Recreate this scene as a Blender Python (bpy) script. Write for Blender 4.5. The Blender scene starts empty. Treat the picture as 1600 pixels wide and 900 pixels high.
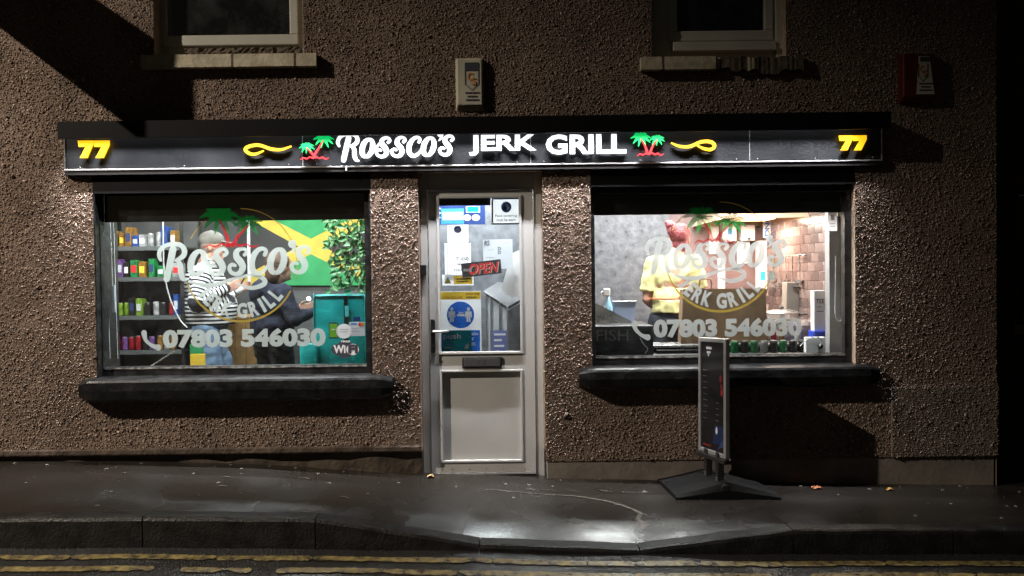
import bpy, bmesh, math, random
import numpy as np
from mathutils import Vector, Matrix, Euler

random.seed(7); np.random.seed(7)
scene = bpy.context.scene
COL = scene.collection
rad = math.radians

# ------------------------------------------------------------------ camera
CAM_Y, CAM_Z, FPX = -5.5, 1.42, 1209.0
cam_data = bpy.data.cameras.new('camera')
cam_data.sensor_width = 36.0
cam_data.lens = 36.0 * FPX / 1600.0
cam_data.clip_start = 0.05; cam_data.clip_end = 500
cam = bpy.data.objects.new('camera', cam_data)
COL.objects.link(cam)
CAM_R = Matrix.Rotation(rad(90 - 1.04), 3, 'X') @ Matrix.Rotation(rad(-0.7), 3, 'Z')
cam.matrix_world = Matrix.Translation((0, CAM_Y, CAM_Z)) @ CAM_R.to_4x4()
scene.camera = cam

# ------------------------------------------------------------------ night sky
world = bpy.data.worlds.new('World'); scene.world = world
world.use_nodes = True
wn = world.node_tree.nodes
sky = wn.new('ShaderNodeTexSky'); sky.sky_type = 'NISHITA'; sky.sun_disc = False
sky.sun_elevation = rad(15.0); sky.sun_rotation = rad(200)
bg = wn['Background']; bg.inputs['Strength'].default_value = 0.0016
world.node_tree.links.new(sky.outputs['Color'], bg.inputs['Color'])

# ------------------------------------------------------------------ lights, exposure
LAMP_POS = Vector((-10.3, -5.0, 8.5))
STREET_POWER, STREET_COL = 7000.0, (1.0, 0.87, 0.72)
TROUGH_POWER, TROUGH_COL = 60.0, (0.98, 0.97, 1.0)
ROOM_L, ROOM_D, ROOM_R, HEAT = 110.0, 110.0, 160.0, 60.0
vs = scene.view_settings
vs.view_transform = 'Standard'; vs.look = 'None'; vs.gamma = 1.0; vs.use_curve_mapping = False
vs.exposure = 0.0
scene.cycles.use_denoising = True
scene.cycles.max_bounces = 7; scene.cycles.diffuse_bounces = 4; scene.cycles.glossy_bounces = 3
scene.cycles.transparent_max_bounces = 12
scene.cycles.sample_clamp_indirect = 4.0
scene.cycles.caustics_reflective = False; scene.cycles.caustics_refractive = False

# ------------------------------------------------------------------ helpers
def P(px, py, Y):
    """point of the plane y = Y seen at a place measured on the photograph"""
    d = CAM_R @ Vector(((px - 800) / FPX, (450 - py) / FPX, -1))
    t = (Y - CAM_Y) / d.y
    return (d.x * t, CAM_Z + d.z * t)

def R(x0, y0, x1, y1, Y):
    """upright rectangle (xa, xb, za, zb) in the plane y = Y"""
    cx, cz = P((x0 + x1) / 2, (y0 + y1) / 2, Y)
    s = (Y - CAM_Y) / FPX
    w, h = abs(x1 - x0) * s / 2, abs(y1 - y0) * s / 2
    return (cx - w, cx + w, cz - h, cz + h)

def link(o, parent=None):
    COL.objects.link(o)
    if parent:
        o.parent = parent
        o.matrix_parent_inverse = WM[parent.name].inverted()
    WM[o.name] = o.matrix_basis.copy()
    return o
WM = {}

def tag(o, label=None, cat=None, group=None, kind=None):
    if label: o['label'] = label
    if cat: o['category'] = cat
    if group: o['group'] = group
    if kind: o['kind'] = kind
    return o

def thing(name, label, cat, loc=(0, 0, 0), group=None):
    o = bpy.data.objects.new(name, None); o.empty_display_size = 0.05
    o.location = loc; link(o)
    return tag(o, label, cat, group)

class MB:
    def __init__(s): s.v = []; s.f = []; s.m = []
    def add(s, vs, fs, m=0):
        b = len(s.v); s.v += [tuple(p) for p in vs]
        for f in fs: s.f.append([b + i for i in f]); s.m.append(m)
        return s
    def box(s, x0, x1, y0, y1, z0, z1, m=0, rot=None, piv=None):
        vs = [Vector((x, y, z)) for x in (x0, x1) for y in (y0, y1) for z in (z0, z1)]
        if rot:
            c = Vector(piv) if piv else sum(vs, Vector()) / 8
            vs = [c + rot @ (p - c) for p in vs]
        return s.add(vs, [(0,1,3,2), (4,6,7,5), (0,4,5,1), (2,3,7,6), (0,2,6,4), (1,5,7,3)], m)
    def quad(s, x0, x1, z0, z1, Y, m=0):
        return s.add([(x0,Y,z0),(x1,Y,z0),(x1,Y,z1),(x0,Y,z1)], [(0,1,2,3)], m)
    def poly(s, pts, Y, t=0.0, m=0):
        n = len(pts)
        if t == 0: return s.add([(x,Y,z) for x, z in pts], [tuple(range(n))], m)
        vs = [(x,Y-t,z) for x, z in pts] + [(x,Y,z) for x, z in pts]
        return s.add(vs, [tuple(range(n)), tuple(range(2*n-1, n-1, -1))] +
                     [(i, i+n, (i+1) % n + n, (i+1) % n) for i in range(n)], m)
    def disc(s, cx, cz, r, Y, t=0.0, m=0, n=24, rz=None):
        return s.poly([(cx + r*math.cos(2*math.pi*i/n), cz + (rz or r)*math.sin(2*math.pi*i/n)) for i in range(n)], Y, t, m)
    def stroke(s, pts, ws, Y, t=0.0, m=0, sub=6, caps=True):
        """ribbon with changing width along a smooth path in the plane y = Y"""
        if not hasattr(ws, '__len__'): ws = [ws] * len(pts)
        p = [Vector((a[0], a[1])) for a in pts]; out = []; wo = []
        n = len(p)
        for i in range(n - 1):
            p0, p1, p2, p3 = p[max(i-1,0)], p[i], p[i+1], p[min(i+2,n-1)]
            for k in range(sub):
                u = k / sub
                out.append(0.5*((2*p1)+(p2-p0)*u+(2*p0-5*p1+4*p2-p3)*u*u+(3*p1-p0-3*p2+p3)*u**3))
                wo.append(ws[i]*(1-u)+ws[i+1]*u)
        out.append(p[-1]); wo.append(ws[-1])
        n = len(out); L = []; Rr = []
        for i in range(n):
            d = (out[min(i+1,n-1)] - out[max(i-1,0)])
            d = d.normalized() if d.length > 1e-9 else Vector((1,0))
            nr = Vector((-d.y, d.x)) * wo[i] / 2
            L.append(out[i]+nr); Rr.append(out[i]-nr)
        loop = list(L)
        if caps:
            d = (out[-1]-out[-2]).normalized(); nr = Vector((-d.y, d.x))
            endc = [out[-1] + (nr*math.cos(a)+d*math.sin(a))*wo[-1]/2 for a in (math.pi/4, math.pi/2, 3*math.pi/4)]
            d = (out[1]-out[0]).normalized(); nr = Vector((-d.y, d.x))
            stc = [out[0] + (-nr*math.cos(a)-d*math.sin(a))*wo[0]/2 for a in (math.pi/4, math.pi/2, 3*math.pi/4)]
        else: endc = []; stc = []
        vs = L + Rr + endc + stc
        fs = [(i, n+i, n+i+1, i+1) for i in range(n-1)]
        if caps:
            e = 2*n; fs.append((n-1, 2*n-1, e+2, e+1, e)); q = 2*n+3; fs.append((n, 0, q+2, q+1, q))
        bound = L + endc + Rr[::-1] + stc
        fl = [(v.x, Y-t, v.y) for v in vs]
        s.add(fl, fs, m)
        if t:
            k = len(bound)
            s.add([(v.x,Y-t,v.y) for v in bound]+[(v.x,Y,v.y) for v in bound],
                  [(i,(i+1)%k,(i+1)%k+k,i+k) for i in range(k)], m)
            s.add([(v.x, Y, v.y) for v in vs], [f[::-1] for f in fs], m)
        return s
    def tube(s, pts, r, n=8, m=0, sub=1, close=True):
        p = [Vector(a) for a in pts]; rs = r if hasattr(r, '__len__') else [r]*len(p)
        if sub > 1:
            o = []; ro = []; k = len(p)
            for i in range(k-1):
                p0, p1, p2, p3 = p[max(i-1,0)], p[i], p[i+1], p[min(i+2,k-1)]
                for j in range(sub):
                    u = j/sub
                    o.append(0.5*((2*p1)+(p2-p0)*u+(2*p0-5*p1+4*p2-p3)*u*u+(3*p1-p0-3*p2+p3)*u**3)); ro.append(rs[i]*(1-u)+rs[i+1]*u)
            p = o+[p[-1]]; rs = ro+[rs[-1]]
        vs = []; k = len(p); up = None
        for i in range(k):
            d = (p[min(i+1,k-1)]-p[max(i-1,0)]).normalized()
            if up is None: up = d.orthogonal().normalized()
            up = (up - d*up.dot(d)).normalized(); b = d.cross(up)
            vs += [p[i]+(up*math.cos(2*math.pi*j/n)+b*math.sin(2*math.pi*j/n))*rs[i] for j in range(n)]
        fs = [(i*n+j, i*n+(j+1)%n, (i+1)*n+(j+1)%n, (i+1)*n+j) for i in range(k-1) for j in range(n)]
        if close: fs += [tuple(range(n))[::-1], tuple((k-1)*n+j for j in range(n))]
        return s.add(vs, fs, m)
    def lathe(s, c, prof, n=16, m=0, axis='z'):
        vs = []
        for r, h in prof:
            for j in range(n):
                a = 2*math.pi*j/n
                vs.append((c[0]+r*math.cos(a), c[1]+r*math.sin(a), c[2]+h) if axis == 'z' else (c[0]+r*math.cos(a), c[1]+h, c[2]+r*math.sin(a)))
        k = len(prof)
        fs = [(i*n+j, i*n+(j+1)%n, (i+1)*n+(j+1)%n, (i+1)*n+j) for i in range(k-1) for j in range(n)]
        fs += [tuple(range(n))[::-1], tuple((k-1)*n+j for j in range(n))]
        return s.add(vs, fs, m)
    def grid(s, fn, nu, nv, m=0):
        vs = [fn(i/nu, j/nv) for i in range(nu+1) for j in range(nv+1)]
        fs = [(i*(nv+1)+j, (i+1)*(nv+1)+j, (i+1)*(nv+1)+j+1, i*(nv+1)+j+1) for i in range(nu) for j in range(nv)]
        return s.add(vs, fs, m)
    def mesh(s, name, mats, bevel=0, smooth=False, recalc=True, seg=2):
        me = bpy.data.meshes.new(name); me.from_pydata(s.v, [], s.f)
        for mt in (mats if isinstance(mats, (list, tuple)) else [mats]): me.materials.append(mt)
        me.polygons.foreach_set('material_index', s.m)
        if recalc or bevel:
            bm = bmesh.new(); bm.from_mesh(me)
            if bevel:
                bmesh.ops.bevel(bm, geom=bm.edges[:], offset=bevel, segments=seg, affect='EDGES', profile=0.5, clamp_overlap=True)
            if recalc: bmesh.ops.recalc_face_normals(bm, faces=bm.faces[:])
            bm.to_mesh(me); bm.free()
        if smooth: me.shade_smooth()
        me.update(); return me
    def build(s, name, mats, parent=None, bevel=0, smooth=False, recalc=True, seg=2):
        return link(bpy.data.objects.new(name, s.mesh(name, mats, bevel, smooth, recalc, seg)), parent)

def copy_tree(o, off, parent=None):
    c = o.copy(); COL.objects.link(c); c.parent = parent
    if parent is None: c.location = o.location + Vector(off)
    for ch in o.children: copy_tree(ch, off, c)
    return c

_txt = {}
def text_raw(body, bold=0.0, shear=0.0):
    key = (body, bold, shear)
    if key not in _txt:
        cu = bpy.data.curves.new('text', 'FONT'); cu.body = body; cu.size = 1.0
        cu.offset = bold; cu.shear = shear; cu.resolution_u = 3
        o = bpy.data.objects.new('text', cu); COL.objects.link(o)
        dg = bpy.context.evaluated_depsgraph_get(); dg.update()
        me = o.evaluated_get(dg).to_mesh()
        v = [tuple(p.co) for p in me.vertices]; f = [tuple(p.vertices) for p in me.polygons]
        o.evaluated_get(dg).to_mesh_clear()
        bpy.data.objects.remove(o); bpy.data.curves.remove(cu)
        _txt[key] = (v, f)
    return _txt[key]

def text_into(mb, body, rect, Y, t=0.0, bold=0.0, shear=0.0, m=0, rot=0.0):
    """letters stretched into the rectangle (xa, xb, za, zb)"""
    v, f = text_raw(body, bold, shear)
    xs = [p[0] for p in v]; ys = [p[1] for p in v]
    ax, bx, ay, by = min(xs), max(xs), min(ys), max(ys)
    xa, xb, za, zb = rect
    cx, cz = (xa+xb)/2, (za+zb)/2; c, s_ = math.cos(rot), math.sin(rot)
    def tr(p):
        x = xa + (p[0]-ax)/(bx-ax)*(xb-xa) - cx; z = za + (p[1]-ay)/(by-ay)*(zb-za) - cz
        return (cx + x*c - z*s_, cz + x*s_ + z*c)
    w = [tr(p) for p in v]
    if t == 0:
        mb.add([(x, Y, z) for x, z in w], f, m)
    else:
        n = len(w); ed = {}
        for q in f:
            for i in range(len(q)):
                a, b = q[i], q[(i+1) % len(q)]
                ed[(a, b)] = 1
        side = [(a, b, b+n, a+n) for (a, b) in ed if (b, a) not in ed]
        mb.add([(x, Y-t, z) for x, z in w] + [(x, Y, z) for x, z in w], list(f) + [tuple(i+n for i in q[::-1]) for q in f] + side, m)
    return mb

# ------------------------------------------------------------------ materials
def nodes(name):
    m = bpy.data.materials.new(name); m.use_nodes = True
    nt = m.node_tree; return m, nt, nt.nodes['Principled BSDF'], nt.nodes, nt.links

def mat(name, col, rough=0.5, metal=0.0, var=0.0, vscale=8.0, col2=None, bump=0.0, bscale=60.0, spec=None, rvar=0.0, coat=0.0, sub=0.0):
    m, nt, b, N, L = nodes(name)
    b.inputs['Base Color'].default_value = (*col, 1); b.inputs['Roughness'].default_value = rough
    b.inputs['Metallic'].default_value = metal
    if spec is not None: b.inputs['Specular IOR Level'].default_value = spec
    if coat: b.inputs['Coat Weight'].default_value = coat
    if sub: b.inputs['Subsurface Weight'].default_value = sub; b.inputs['Subsurface Radius'].default_value = (0.01, 0.004, 0.002)
    tc = N.new('ShaderNodeTexCoord')
    if var or col2 or rvar:
        nz = N.new('ShaderNodeTexNoise'); nz.inputs['Scale'].default_value = vscale; nz.inputs['Detail'].default_value = 6
        L.new(tc.outputs['Object'], nz.inputs['Vector'])
        if var or col2:
            r = N.new('ShaderNodeValToRGB')
            c2 = col2 or tuple(c*(1-var) for c in col)
            r.color_ramp.elements[0].color = (*c2, 1); r.color_ramp.elements[1].color = (*(tuple(min(1, c*(1+var*0.5)) for c in col)), 1)
            r.color_ramp.elements[0].position = 0.32; r.color_ramp.elements[1].position = 0.68
            L.new(nz.outputs['Fac'], r.inputs['Fac']); L.new(r.outputs['Color'], b.inputs['Base Color'])
        if rvar:
            mr = N.new('ShaderNodeMapRange'); mr.inputs['From Min'].default_value = 0.3; mr.inputs['From Max'].default_value = 0.7
            mr.inputs['To Min'].default_value = max(0.02, rough-rvar); mr.inputs['To Max'].default_value = min(1, rough+rvar)
            L.new(nz.outputs['Fac'], mr.inputs['Value']); L.new(mr.outputs['Result'], b.inputs['Roughness'])
    if bump:
        n2 = N.new('ShaderNodeTexNoise'); n2.inputs['Scale'].default_value = bscale; n2.inputs['Detail'].default_value = 5
        L.new(tc.outputs['Object'], n2.inputs['Vector'])
        bp = N.new('ShaderNodeBump'); bp.inputs['Strength'].default_value = bump; bp.inputs['Distance'].default_value = 0.01
        L.new(n2.outputs['Fac'], bp.inputs['Height']); L.new(bp.outputs['Normal'], b.inputs['Normal'])
    return m

def emit(name, col, strength, base=None):
    m, nt, b, N, L = nodes(name)
    b.inputs['Base Color'].default_value = (*(tuple(.4*c for c in col) if base is None else base), 1); b.inputs['Roughness'].default_value = 0.5
    b.inputs['Emission Color'].default_value = (*col, 1); b.inputs['Emission Strength'].default_value = strength
    return m

def vinyl(name, col, trans=0.45, clear=0.0):
    m, nt, b, N, L = nodes(name)
    out = [n for n in N if n.type == 'OUTPUT_MATERIAL'][0]
    d = N.new('ShaderNodeBsdfDiffuse'); d.inputs['Color'].default_value = (*col, 1)
    t = N.new('ShaderNodeBsdfTranslucent'); t.inputs['Color'].default_value = (*col, 1)
    mx = N.new('ShaderNodeMixShader'); mx.inputs['Fac'].default_value = trans
    L.new(d.outputs[0], mx.inputs[1]); L.new(t.outputs[0], mx.inputs[2]); L.new(mx.outputs[0], out.inputs['Surface'])
    if clear:
        tp = N.new('ShaderNodeBsdfTransparent'); m3 = N.new('ShaderNodeMixShader'); m3.inputs['Fac'].default_value = clear
        L.new(mx.outputs[0], m3.inputs[1]); L.new(tp.outputs[0], m3.inputs[2]); L.new(m3.outputs[0], out.inputs['Surface'])
    N.remove(b); return m

def glass(name, tint=(0.93, 0.96, 0.95), rough=0.0, dirt=0.010, ior=1.5):
    m, nt, b, N, L = nodes(name)
    out = [n for n in N if n.type == 'OUTPUT_MATERIAL'][0]; N.remove(b)
    tr = N.new('ShaderNodeBsdfTransparent'); tr.inputs['Color'].default_value = (*tint, 1)
    gl = N.new('ShaderNodeBsdfGlossy'); gl.inputs['Roughness'].default_value = rough
    lw = N.new('ShaderNodeLayerWeight'); lw.inputs['Blend'].default_value = 0.5
    pw = N.new('ShaderNodeMath'); pw.operation = 'POWER'; pw.inputs[1].default_value = 5.0; L.new(lw.outputs['Facing'], pw.inputs[0])
    fr = N.new('ShaderNodeMath'); fr.operation = 'MULTIPLY_ADD'; fr.inputs[1].default_value = 0.96; fr.inputs[2].default_value = 0.04; L.new(pw.outputs[0], fr.inputs[0])
    mx = N.new('ShaderNodeMixShader'); L.new(fr.outputs[0], mx.inputs['Fac']); L.new(tr.outputs[0], mx.inputs[1]); L.new(gl.outputs[0], mx.inputs[2])
    # smears of dirt on the pane
    tc = N.new('ShaderNodeTexCoord'); nz = N.new('ShaderNodeTexNoise'); nz.inputs['Scale'].default_value = 5; nz.inputs['Detail'].default_value = 8; nz.inputs['Roughness'].default_value = 0.75
    L.new(tc.outputs['Object'], nz.inputs['Vector'])
    mr = N.new('ShaderNodeMapRange'); mr.inputs['From Min'].default_value = 0.45; mr.inputs['From Max'].default_value = 0.8; mr.inputs['To Max'].default_value = dirt*3
    mr.inputs['To Min'].default_value = dirt*0.3
    L.new(nz.outputs['Fac'], mr.inputs['Value'])
    df = N.new('ShaderNodeBsdfDiffuse'); df.inputs['Color'].default_value = (0.6, 0.6, 0.6, 1)
    m2 = N.new('ShaderNodeMixShader'); L.new(mr.outputs['Result'], m2.inputs['Fac']); L.new(mx.outputs[0], m2.inputs[1]); L.new(df.outputs[0], m2.inputs[2])
    L.new(m2.outputs[0], out.inputs['Surface'])
    return m

def wet_asphalt(name, dark, light, r0, r1, scale, bump=0.35, puddle=2.2):
    m, nt, b, N, L = nodes(name)
    tc = N.new('ShaderNodeTexCoord')
    big = N.new('ShaderNodeTexNoise'); big.inputs['Scale'].default_value = puddle; big.inputs['Detail'].default_value = 4
    fine = N.new('ShaderNodeTexNoise'); fine.inputs['Scale'].default_value = scale; fine.inputs['Detail'].default_value = 6; fine.inputs['Roughness'].default_value = 0.7
    vor = N.new('ShaderNodeTexVoronoi'); vor.inputs['Scale'].default_value = scale*1.4
    for n in (big, fine, vor): L.new(tc.outputs['Object'], n.inputs['Vector'])
    r = N.new('ShaderNodeValToRGB'); r.color_ramp.elements[0].position = 0.35; r.color_ramp.elements[1].position = 0.72
    r.color_ramp.elements[0].color = (*dark, 1); r.color_ramp.elements[1].color = (*light, 1)
    L.new(fine.outputs['Fac'], r.inputs['Fac']); L.new(r.outputs['Color'], b.inputs['Base Color'])
    mr = N.new('ShaderNodeMapRange'); mr.inputs['From Min'].default_value = 0.38; mr.inputs['From Max'].default_value = 0.62
    mr.inputs['To Min'].default_value = r0; mr.inputs['To Max'].default_value = r1
    L.new(big.outputs['Fac'], mr.inputs['Value']); L.new(mr.outputs['Result'], b.inputs['Roughness'])
    ms = N.new('ShaderNodeMapRange'); ms.inputs['From Min'].default_value = 0.4; ms.inputs['From Max'].default_value = 0.65
    ms.inputs['To Min'].default_value = bump*0.35; ms.inputs['To Max'].default_value = bump
    L.new(big.outputs['Fac'], ms.inputs['Value'])
    cw = N.new('ShaderNodeMapRange'); cw.inputs['From Min'].default_value = 0.40; cw.inputs['From Max'].default_value = 0.58
    cw.inputs['To Min'].default_value = 0.35; cw.inputs['To Max'].default_value = 0.0
    L.new(big.outputs['Fac'], cw.inputs['Value']); L.new(cw.outputs['Result'], b.inputs['Coat Weight']); b.inputs['Coat Roughness'].default_value = 0.2
    ad = N.new('ShaderNodeMath'); ad.operation = 'ADD'; L.new(fine.outputs['Fac'], ad.inputs[0]); L.new(vor.outputs['Distance'], ad.inputs[1])
    bp = N.new('ShaderNodeBump'); bp.inputs['Distance'].default_value = 0.006
    L.new(ms.outputs['Result'], bp.inputs['Strength']); L.new(ad.outputs[0], bp.inputs['Height']); L.new(bp.outputs['Normal'], b.inputs['Normal'])
    return m

def attr_mat(name, rough=0.8, attr='Col', bump=0.0):
    m, nt, b, N, L = nodes(name)
    a = N.new('ShaderNodeAttribute'); a.attribute_name = attr
    L.new(a.outputs['Color'], b.inputs['Base Color']); b.inputs['Roughness'].default_value = rough
    b.inputs['Specular IOR Level'].default_value = 0.04
    return m

def paper(name, col, trans=0.4):
    """printed sheet: scatters light from both sides"""
    return vinyl(name, col, 0.5)

M = {}
M['render'] = mat('wall_render', (0.24, 0.18, 0.14), 0.95, var=0.35, vscale=3, bump=0.8, bscale=90, spec=0.1)
M['smooth_render'] = mat('reveal_render', (0.46, 0.35, 0.26), 0.85, var=0.3, vscale=14, bump=0.5, bscale=50)
M['chips'] = attr_mat('stone_chips', 0.8)
M['concrete'] = mat('concrete_plinth', (0.24, 0.21, 0.18), 0.85, var=0.3, vscale=5, bump=0.3, bscale=30)
M['old_stone'] = mat('damp_stone', (0.10, 0.075, 0.05), 0.8, col2=(0.035, 0.028, 0.022), vscale=7, bump=1.0, bscale=16)
M['black_paint'] = mat('black_gloss_paint', (0.016, 0.016, 0.017), 0.42, var=0.5, vscale=12, bump=0.35, bscale=25, rvar=0.14)
M['black_matt'] = mat('black_matt', (0.0045, 0.0045, 0.005), 0.6, var=0.3, vscale=6, spec=0.15)
M['sill_black'] = mat('painted_sill', (0.014, 0.014, 0.0145), 0.42, col2=(0.006, 0.006, 0.006), vscale=10, bump=0.35, bscale=30, rvar=0.12, spec=0.25)
M['worn_white'] = mat('worn_white_edge', (0.5, 0.5, 0.47), 0.6, col2=(0.02, 0.02, 0.02), vscale=22)
M['upvc'] = mat('white_upvc', (0.60, 0.60, 0.585), 0.35, var=0.08, vscale=3, rvar=0.06)
M['upvc_old'] = mat('old_upvc', (0.55, 0.54, 0.46), 0.4, var=0.12, vscale=5)
M['peel'] = mat('peeling_stone_paint', (0.52, 0.46, 0.33), 0.75, var=0.3, vscale=12, bump=0.5, bscale=30)
M['bare'] = mat('bare_stone', (0.11, 0.085, 0.06), 0.9, var=0.5, vscale=22, bump=1.0, bscale=30)
M['glass'] = glass('window_glass')
M['glass_dark'] = glass('upstairs_glass', (0.8, 0.85, 0.85), dirt=0.02)
M['vinyl'] = vinyl('frosted_vinyl', (0.50, 0.57, 0.55), 0.18, 0.14)
M['vinyl_r'] = vinyl('frosted_vinyl_grey', (0.45, 0.485, 0.475), 0.15, 0.10)
M['vgreen'] = vinyl('green_vinyl', (0.01, 0.24, 0.045), 0.2, 0.25)
M['vred'] = vinyl('red_vinyl', (0.42, 0.012, 0.02), 0.2, 0.25)
M['vdred'] = vinyl('dark_red_vinyl', (0.28, 0.012, 0.02), 0.2, 0.25)
M['vgold'] = vinyl('gold_vinyl', (0.36, 0.26, 0.05), 0.15, 0.1)
M['acrylic'] = mat('black_acrylic', (0.022, 0.024, 0.027), 0.38, var=0.3, vscale=4, bump=0.04, bscale=200, rvar=0.08)
M['alu'] = mat('aluminium_trim', (0.75, 0.75, 0.75), 0.35, metal=0.7, var=0.2, vscale=20)
M['steel'] = mat('steel', (0.6, 0.6, 0.6), 0.28, metal=0.9, var=0.15, vscale=10, rvar=0.08)
M['e_white'] = emit('letter_white', (0.93, 0.95, 1.0), 1.25)
M['e_yellow'] = emit('letter_yellow', (1.0, 0.55, 0.01), 1.15)
M['e_green'] = emit('palm_green', (0.0, 0.72, 0.16), 0.7)
M['e_red'] = emit('palm_red', (0.95, 0.03, 0.04), 0.8)
M['pave'] = wet_asphalt('wet_pavement', (0.012, 0.0102, 0.0088), (0.034, 0.029, 0.0245), 0.19, 0.38, 120, 0.42, 1.4)
M['road'] = wet_asphalt('wet_road', (0.013, 0.013, 0.013), (0.045, 0.044, 0.043), 0.20, 0.36, 70, 1.0, 2.0)
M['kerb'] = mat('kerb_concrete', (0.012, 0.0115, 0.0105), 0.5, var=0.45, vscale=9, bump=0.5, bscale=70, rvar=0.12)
M['rubber'] = mat('black_rubber', (0.006, 0.006, 0.006), 0.75, var=0.4, vscale=14, bump=0.5, bscale=40, spec=0.2)
M['plastic_black'] = mat('black_plastic', (0.02, 0.02, 0.02), 0.4)
M['white_paper'] = mat('white_paper', (0.80, 0.80, 0.82), 0.6, var=0.05)
M['p_white_paper'] = paper('sheet_white_paper', (0.80, 0.80, 0.82))
M['grey_paper'] = mat('pale_card', (0.52, 0.54, 0.58), 0.6, var=0.08)
M['p_grey_paper'] = paper('sheet_grey_paper', (0.52, 0.54, 0.58))
M['ink'] = mat('dark_ink', (0.05, 0.05, 0.07), 0.6)
M['p_ink'] = paper('sheet_ink', (0.05, 0.05, 0.07))
M['grey_ink'] = mat('grey_ink', (0.35, 0.35, 0.38), 0.6)
M['p_grey_ink'] = paper('sheet_grey_ink', (0.35, 0.35, 0.38))
M['navy'] = mat('navy_print', (0.025, 0.045, 0.14), 0.5)
M['p_navy'] = paper('sheet_navy', (0.025, 0.045, 0.14))
M['blue'] = mat('blue_print', (0.03, 0.16, 0.62), 0.5)
M['p_blue'] = paper('sheet_blue', (0.03, 0.16, 0.62))
M['lblue'] = mat('light_blue_print', (0.08, 0.36, 0.68), 0.5)
M['p_lblue'] = paper('sheet_lblue', (0.08, 0.36, 0.68))
M['cyan'] = mat('cyan_print', (0.02, 0.62, 0.85), 0.5)
M['p_cyan'] = paper('sheet_cyan', (0.02, 0.62, 0.85))
M['yellow'] = mat('yellow_print', (0.85, 0.58, 0.06), 0.5)
M['p_yellow'] = paper('sheet_yellow', (0.85, 0.58, 0.06))
M['teal'] = mat('teal_print', (0.005, 0.17, 0.15), 0.5)
M['p_teal'] = paper('sheet_teal', (0.005, 0.17, 0.15))
M['red'] = mat('red_print', (0.65, 0.03, 0.03), 0.5)
M['p_red'] = paper('sheet_red', (0.65, 0.03, 0.03))
M['orange'] = mat('orange_print', (0.6, 0.25, 0.05), 0.5)
M['p_orange'] = paper('sheet_orange', (0.6, 0.25, 0.05))
M['lime'] = mat('lime_print', (0.2, 0.55, 0.06), 0.5)
M['p_lime'] = paper('sheet_lime', (0.2, 0.55, 0.06))
# ================================================================== ground
WALL_BASE = [(-400, 722), (0, 722), (200, 722), (400, 727), (560, 738), (660, 744), (850, 748), (1030, 751), (1350, 757), (1560, 759), (2000, 768)]
KERB_TOP = [(-560, 812), (-300, 811), (-40, 810), (222, 808), (492, 810), (749, 850), (1000, 859), (1240, 829), (1490, 829), (1740, 830), (2000, 832)]
KERB_BOT = [(-560, 856), (-40, 856), (222, 856), (492, 858), (749, 862), (1000, 867), (1240, 866), (1490, 866), (1740, 868), (2000, 870)]
KY = -1.12
def prof(tab, Y):
    pts = [P(a, b, Y) for a, b in tab]
    xs = [-60] + [p[0] for p in pts] + [60]
    s0 = (pts[1][1]-pts[0][1])/(pts[1][0]-pts[0][0]) * 0.3; s1 = s0
    zs = [pts[0][1]] + [p[1] for p in pts] + [pts[-1][1]]
    return lambda x: float(np.interp(x, xs, zs))
zw, zkt, zkb = prof(WALL_BASE, -0.01), prof(KERB_TOP, KY), prof(KERB_BOT, KY)
KW = 0.125
def pave_z(x, y):
    """pavement height between the wall (y=0) and the back of the kerb"""
    u = min(1, max(0, (-y) / (-KY - KW)))
    u2 = u*0.42 + u**4*0.58
    return zw(x)*(1-u2) + (zkt(x)+0.003)*u2 - 0.022*u**5 + 0.006*math.sin(x*3.1+y*4)*u*(1-u)*2

xs = sorted(set([-60, -30, -15, -9, -6] + list(np.arange(-5, 5.01, 0.08)) + [6, 9, 15, 30, 60]))
b = MB(); ny = 44
vsx = []
for x in xs:
    for j in range(ny+1):
        y = 0.25 + (KY + KW - 0.25) * j / ny
        vsx.append((x, y, pave_z(x, y)))
b.add(vsx, [(i*(ny+1)+j, (i+1)*(ny+1)+j, (i+1)*(ny+1)+j+1, i*(ny+1)+j+1) for i in range(len(xs)-1) for j in range(ny)])
pavement = tag(b.build('pavement', M['pave'], smooth=True, recalc=False), kind='structure')
pavement.data.flip_normals() if pavement.data.polygons[0].normal.z < 0 else None

def road_z(x, y):
    d = (KY - y)
    return zkb(x) - min(max(d, 0), 0.5) * 0.13 + min(max(d-0.5, 0), 3.0) * 0.012 - max(0, d-3) * 0.004 + 0.004*math.sin(x*5.3)*math.sin(y*7+x)
ysr = [KY+0.06, KY, -1.2, -1.28, -1.36, -1.45, -1.6, -1.8, -2.2, -3, -4.5, -7, -11, -20, -60]
b = MB(); n = len(ysr)
b.add([(x, y, road_z(x, y)) for x in xs for y in ysr], [(i*n+j, (i+1)*n+j, (i+1)*n+j+1, i*n+j+1) for i in range(len(xs)-1) for j in range(n-1)])
road = tag(b.build('road', M['road'], smooth=True, recalc=False), kind='structure')
if road.data.polygons[0].normal.z < 0: road.data.flip_normals()
# far ground under everything, reaching the horizon
b = MB(); b.add([(-400,-400,-1.2),(400,-400,-1.2),(400,400,-1.2),(-400,400,-1.2)], [(0,1,2,3)])
tag(b.build('ground', M['road'], recalc=False), kind='structure')

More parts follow.
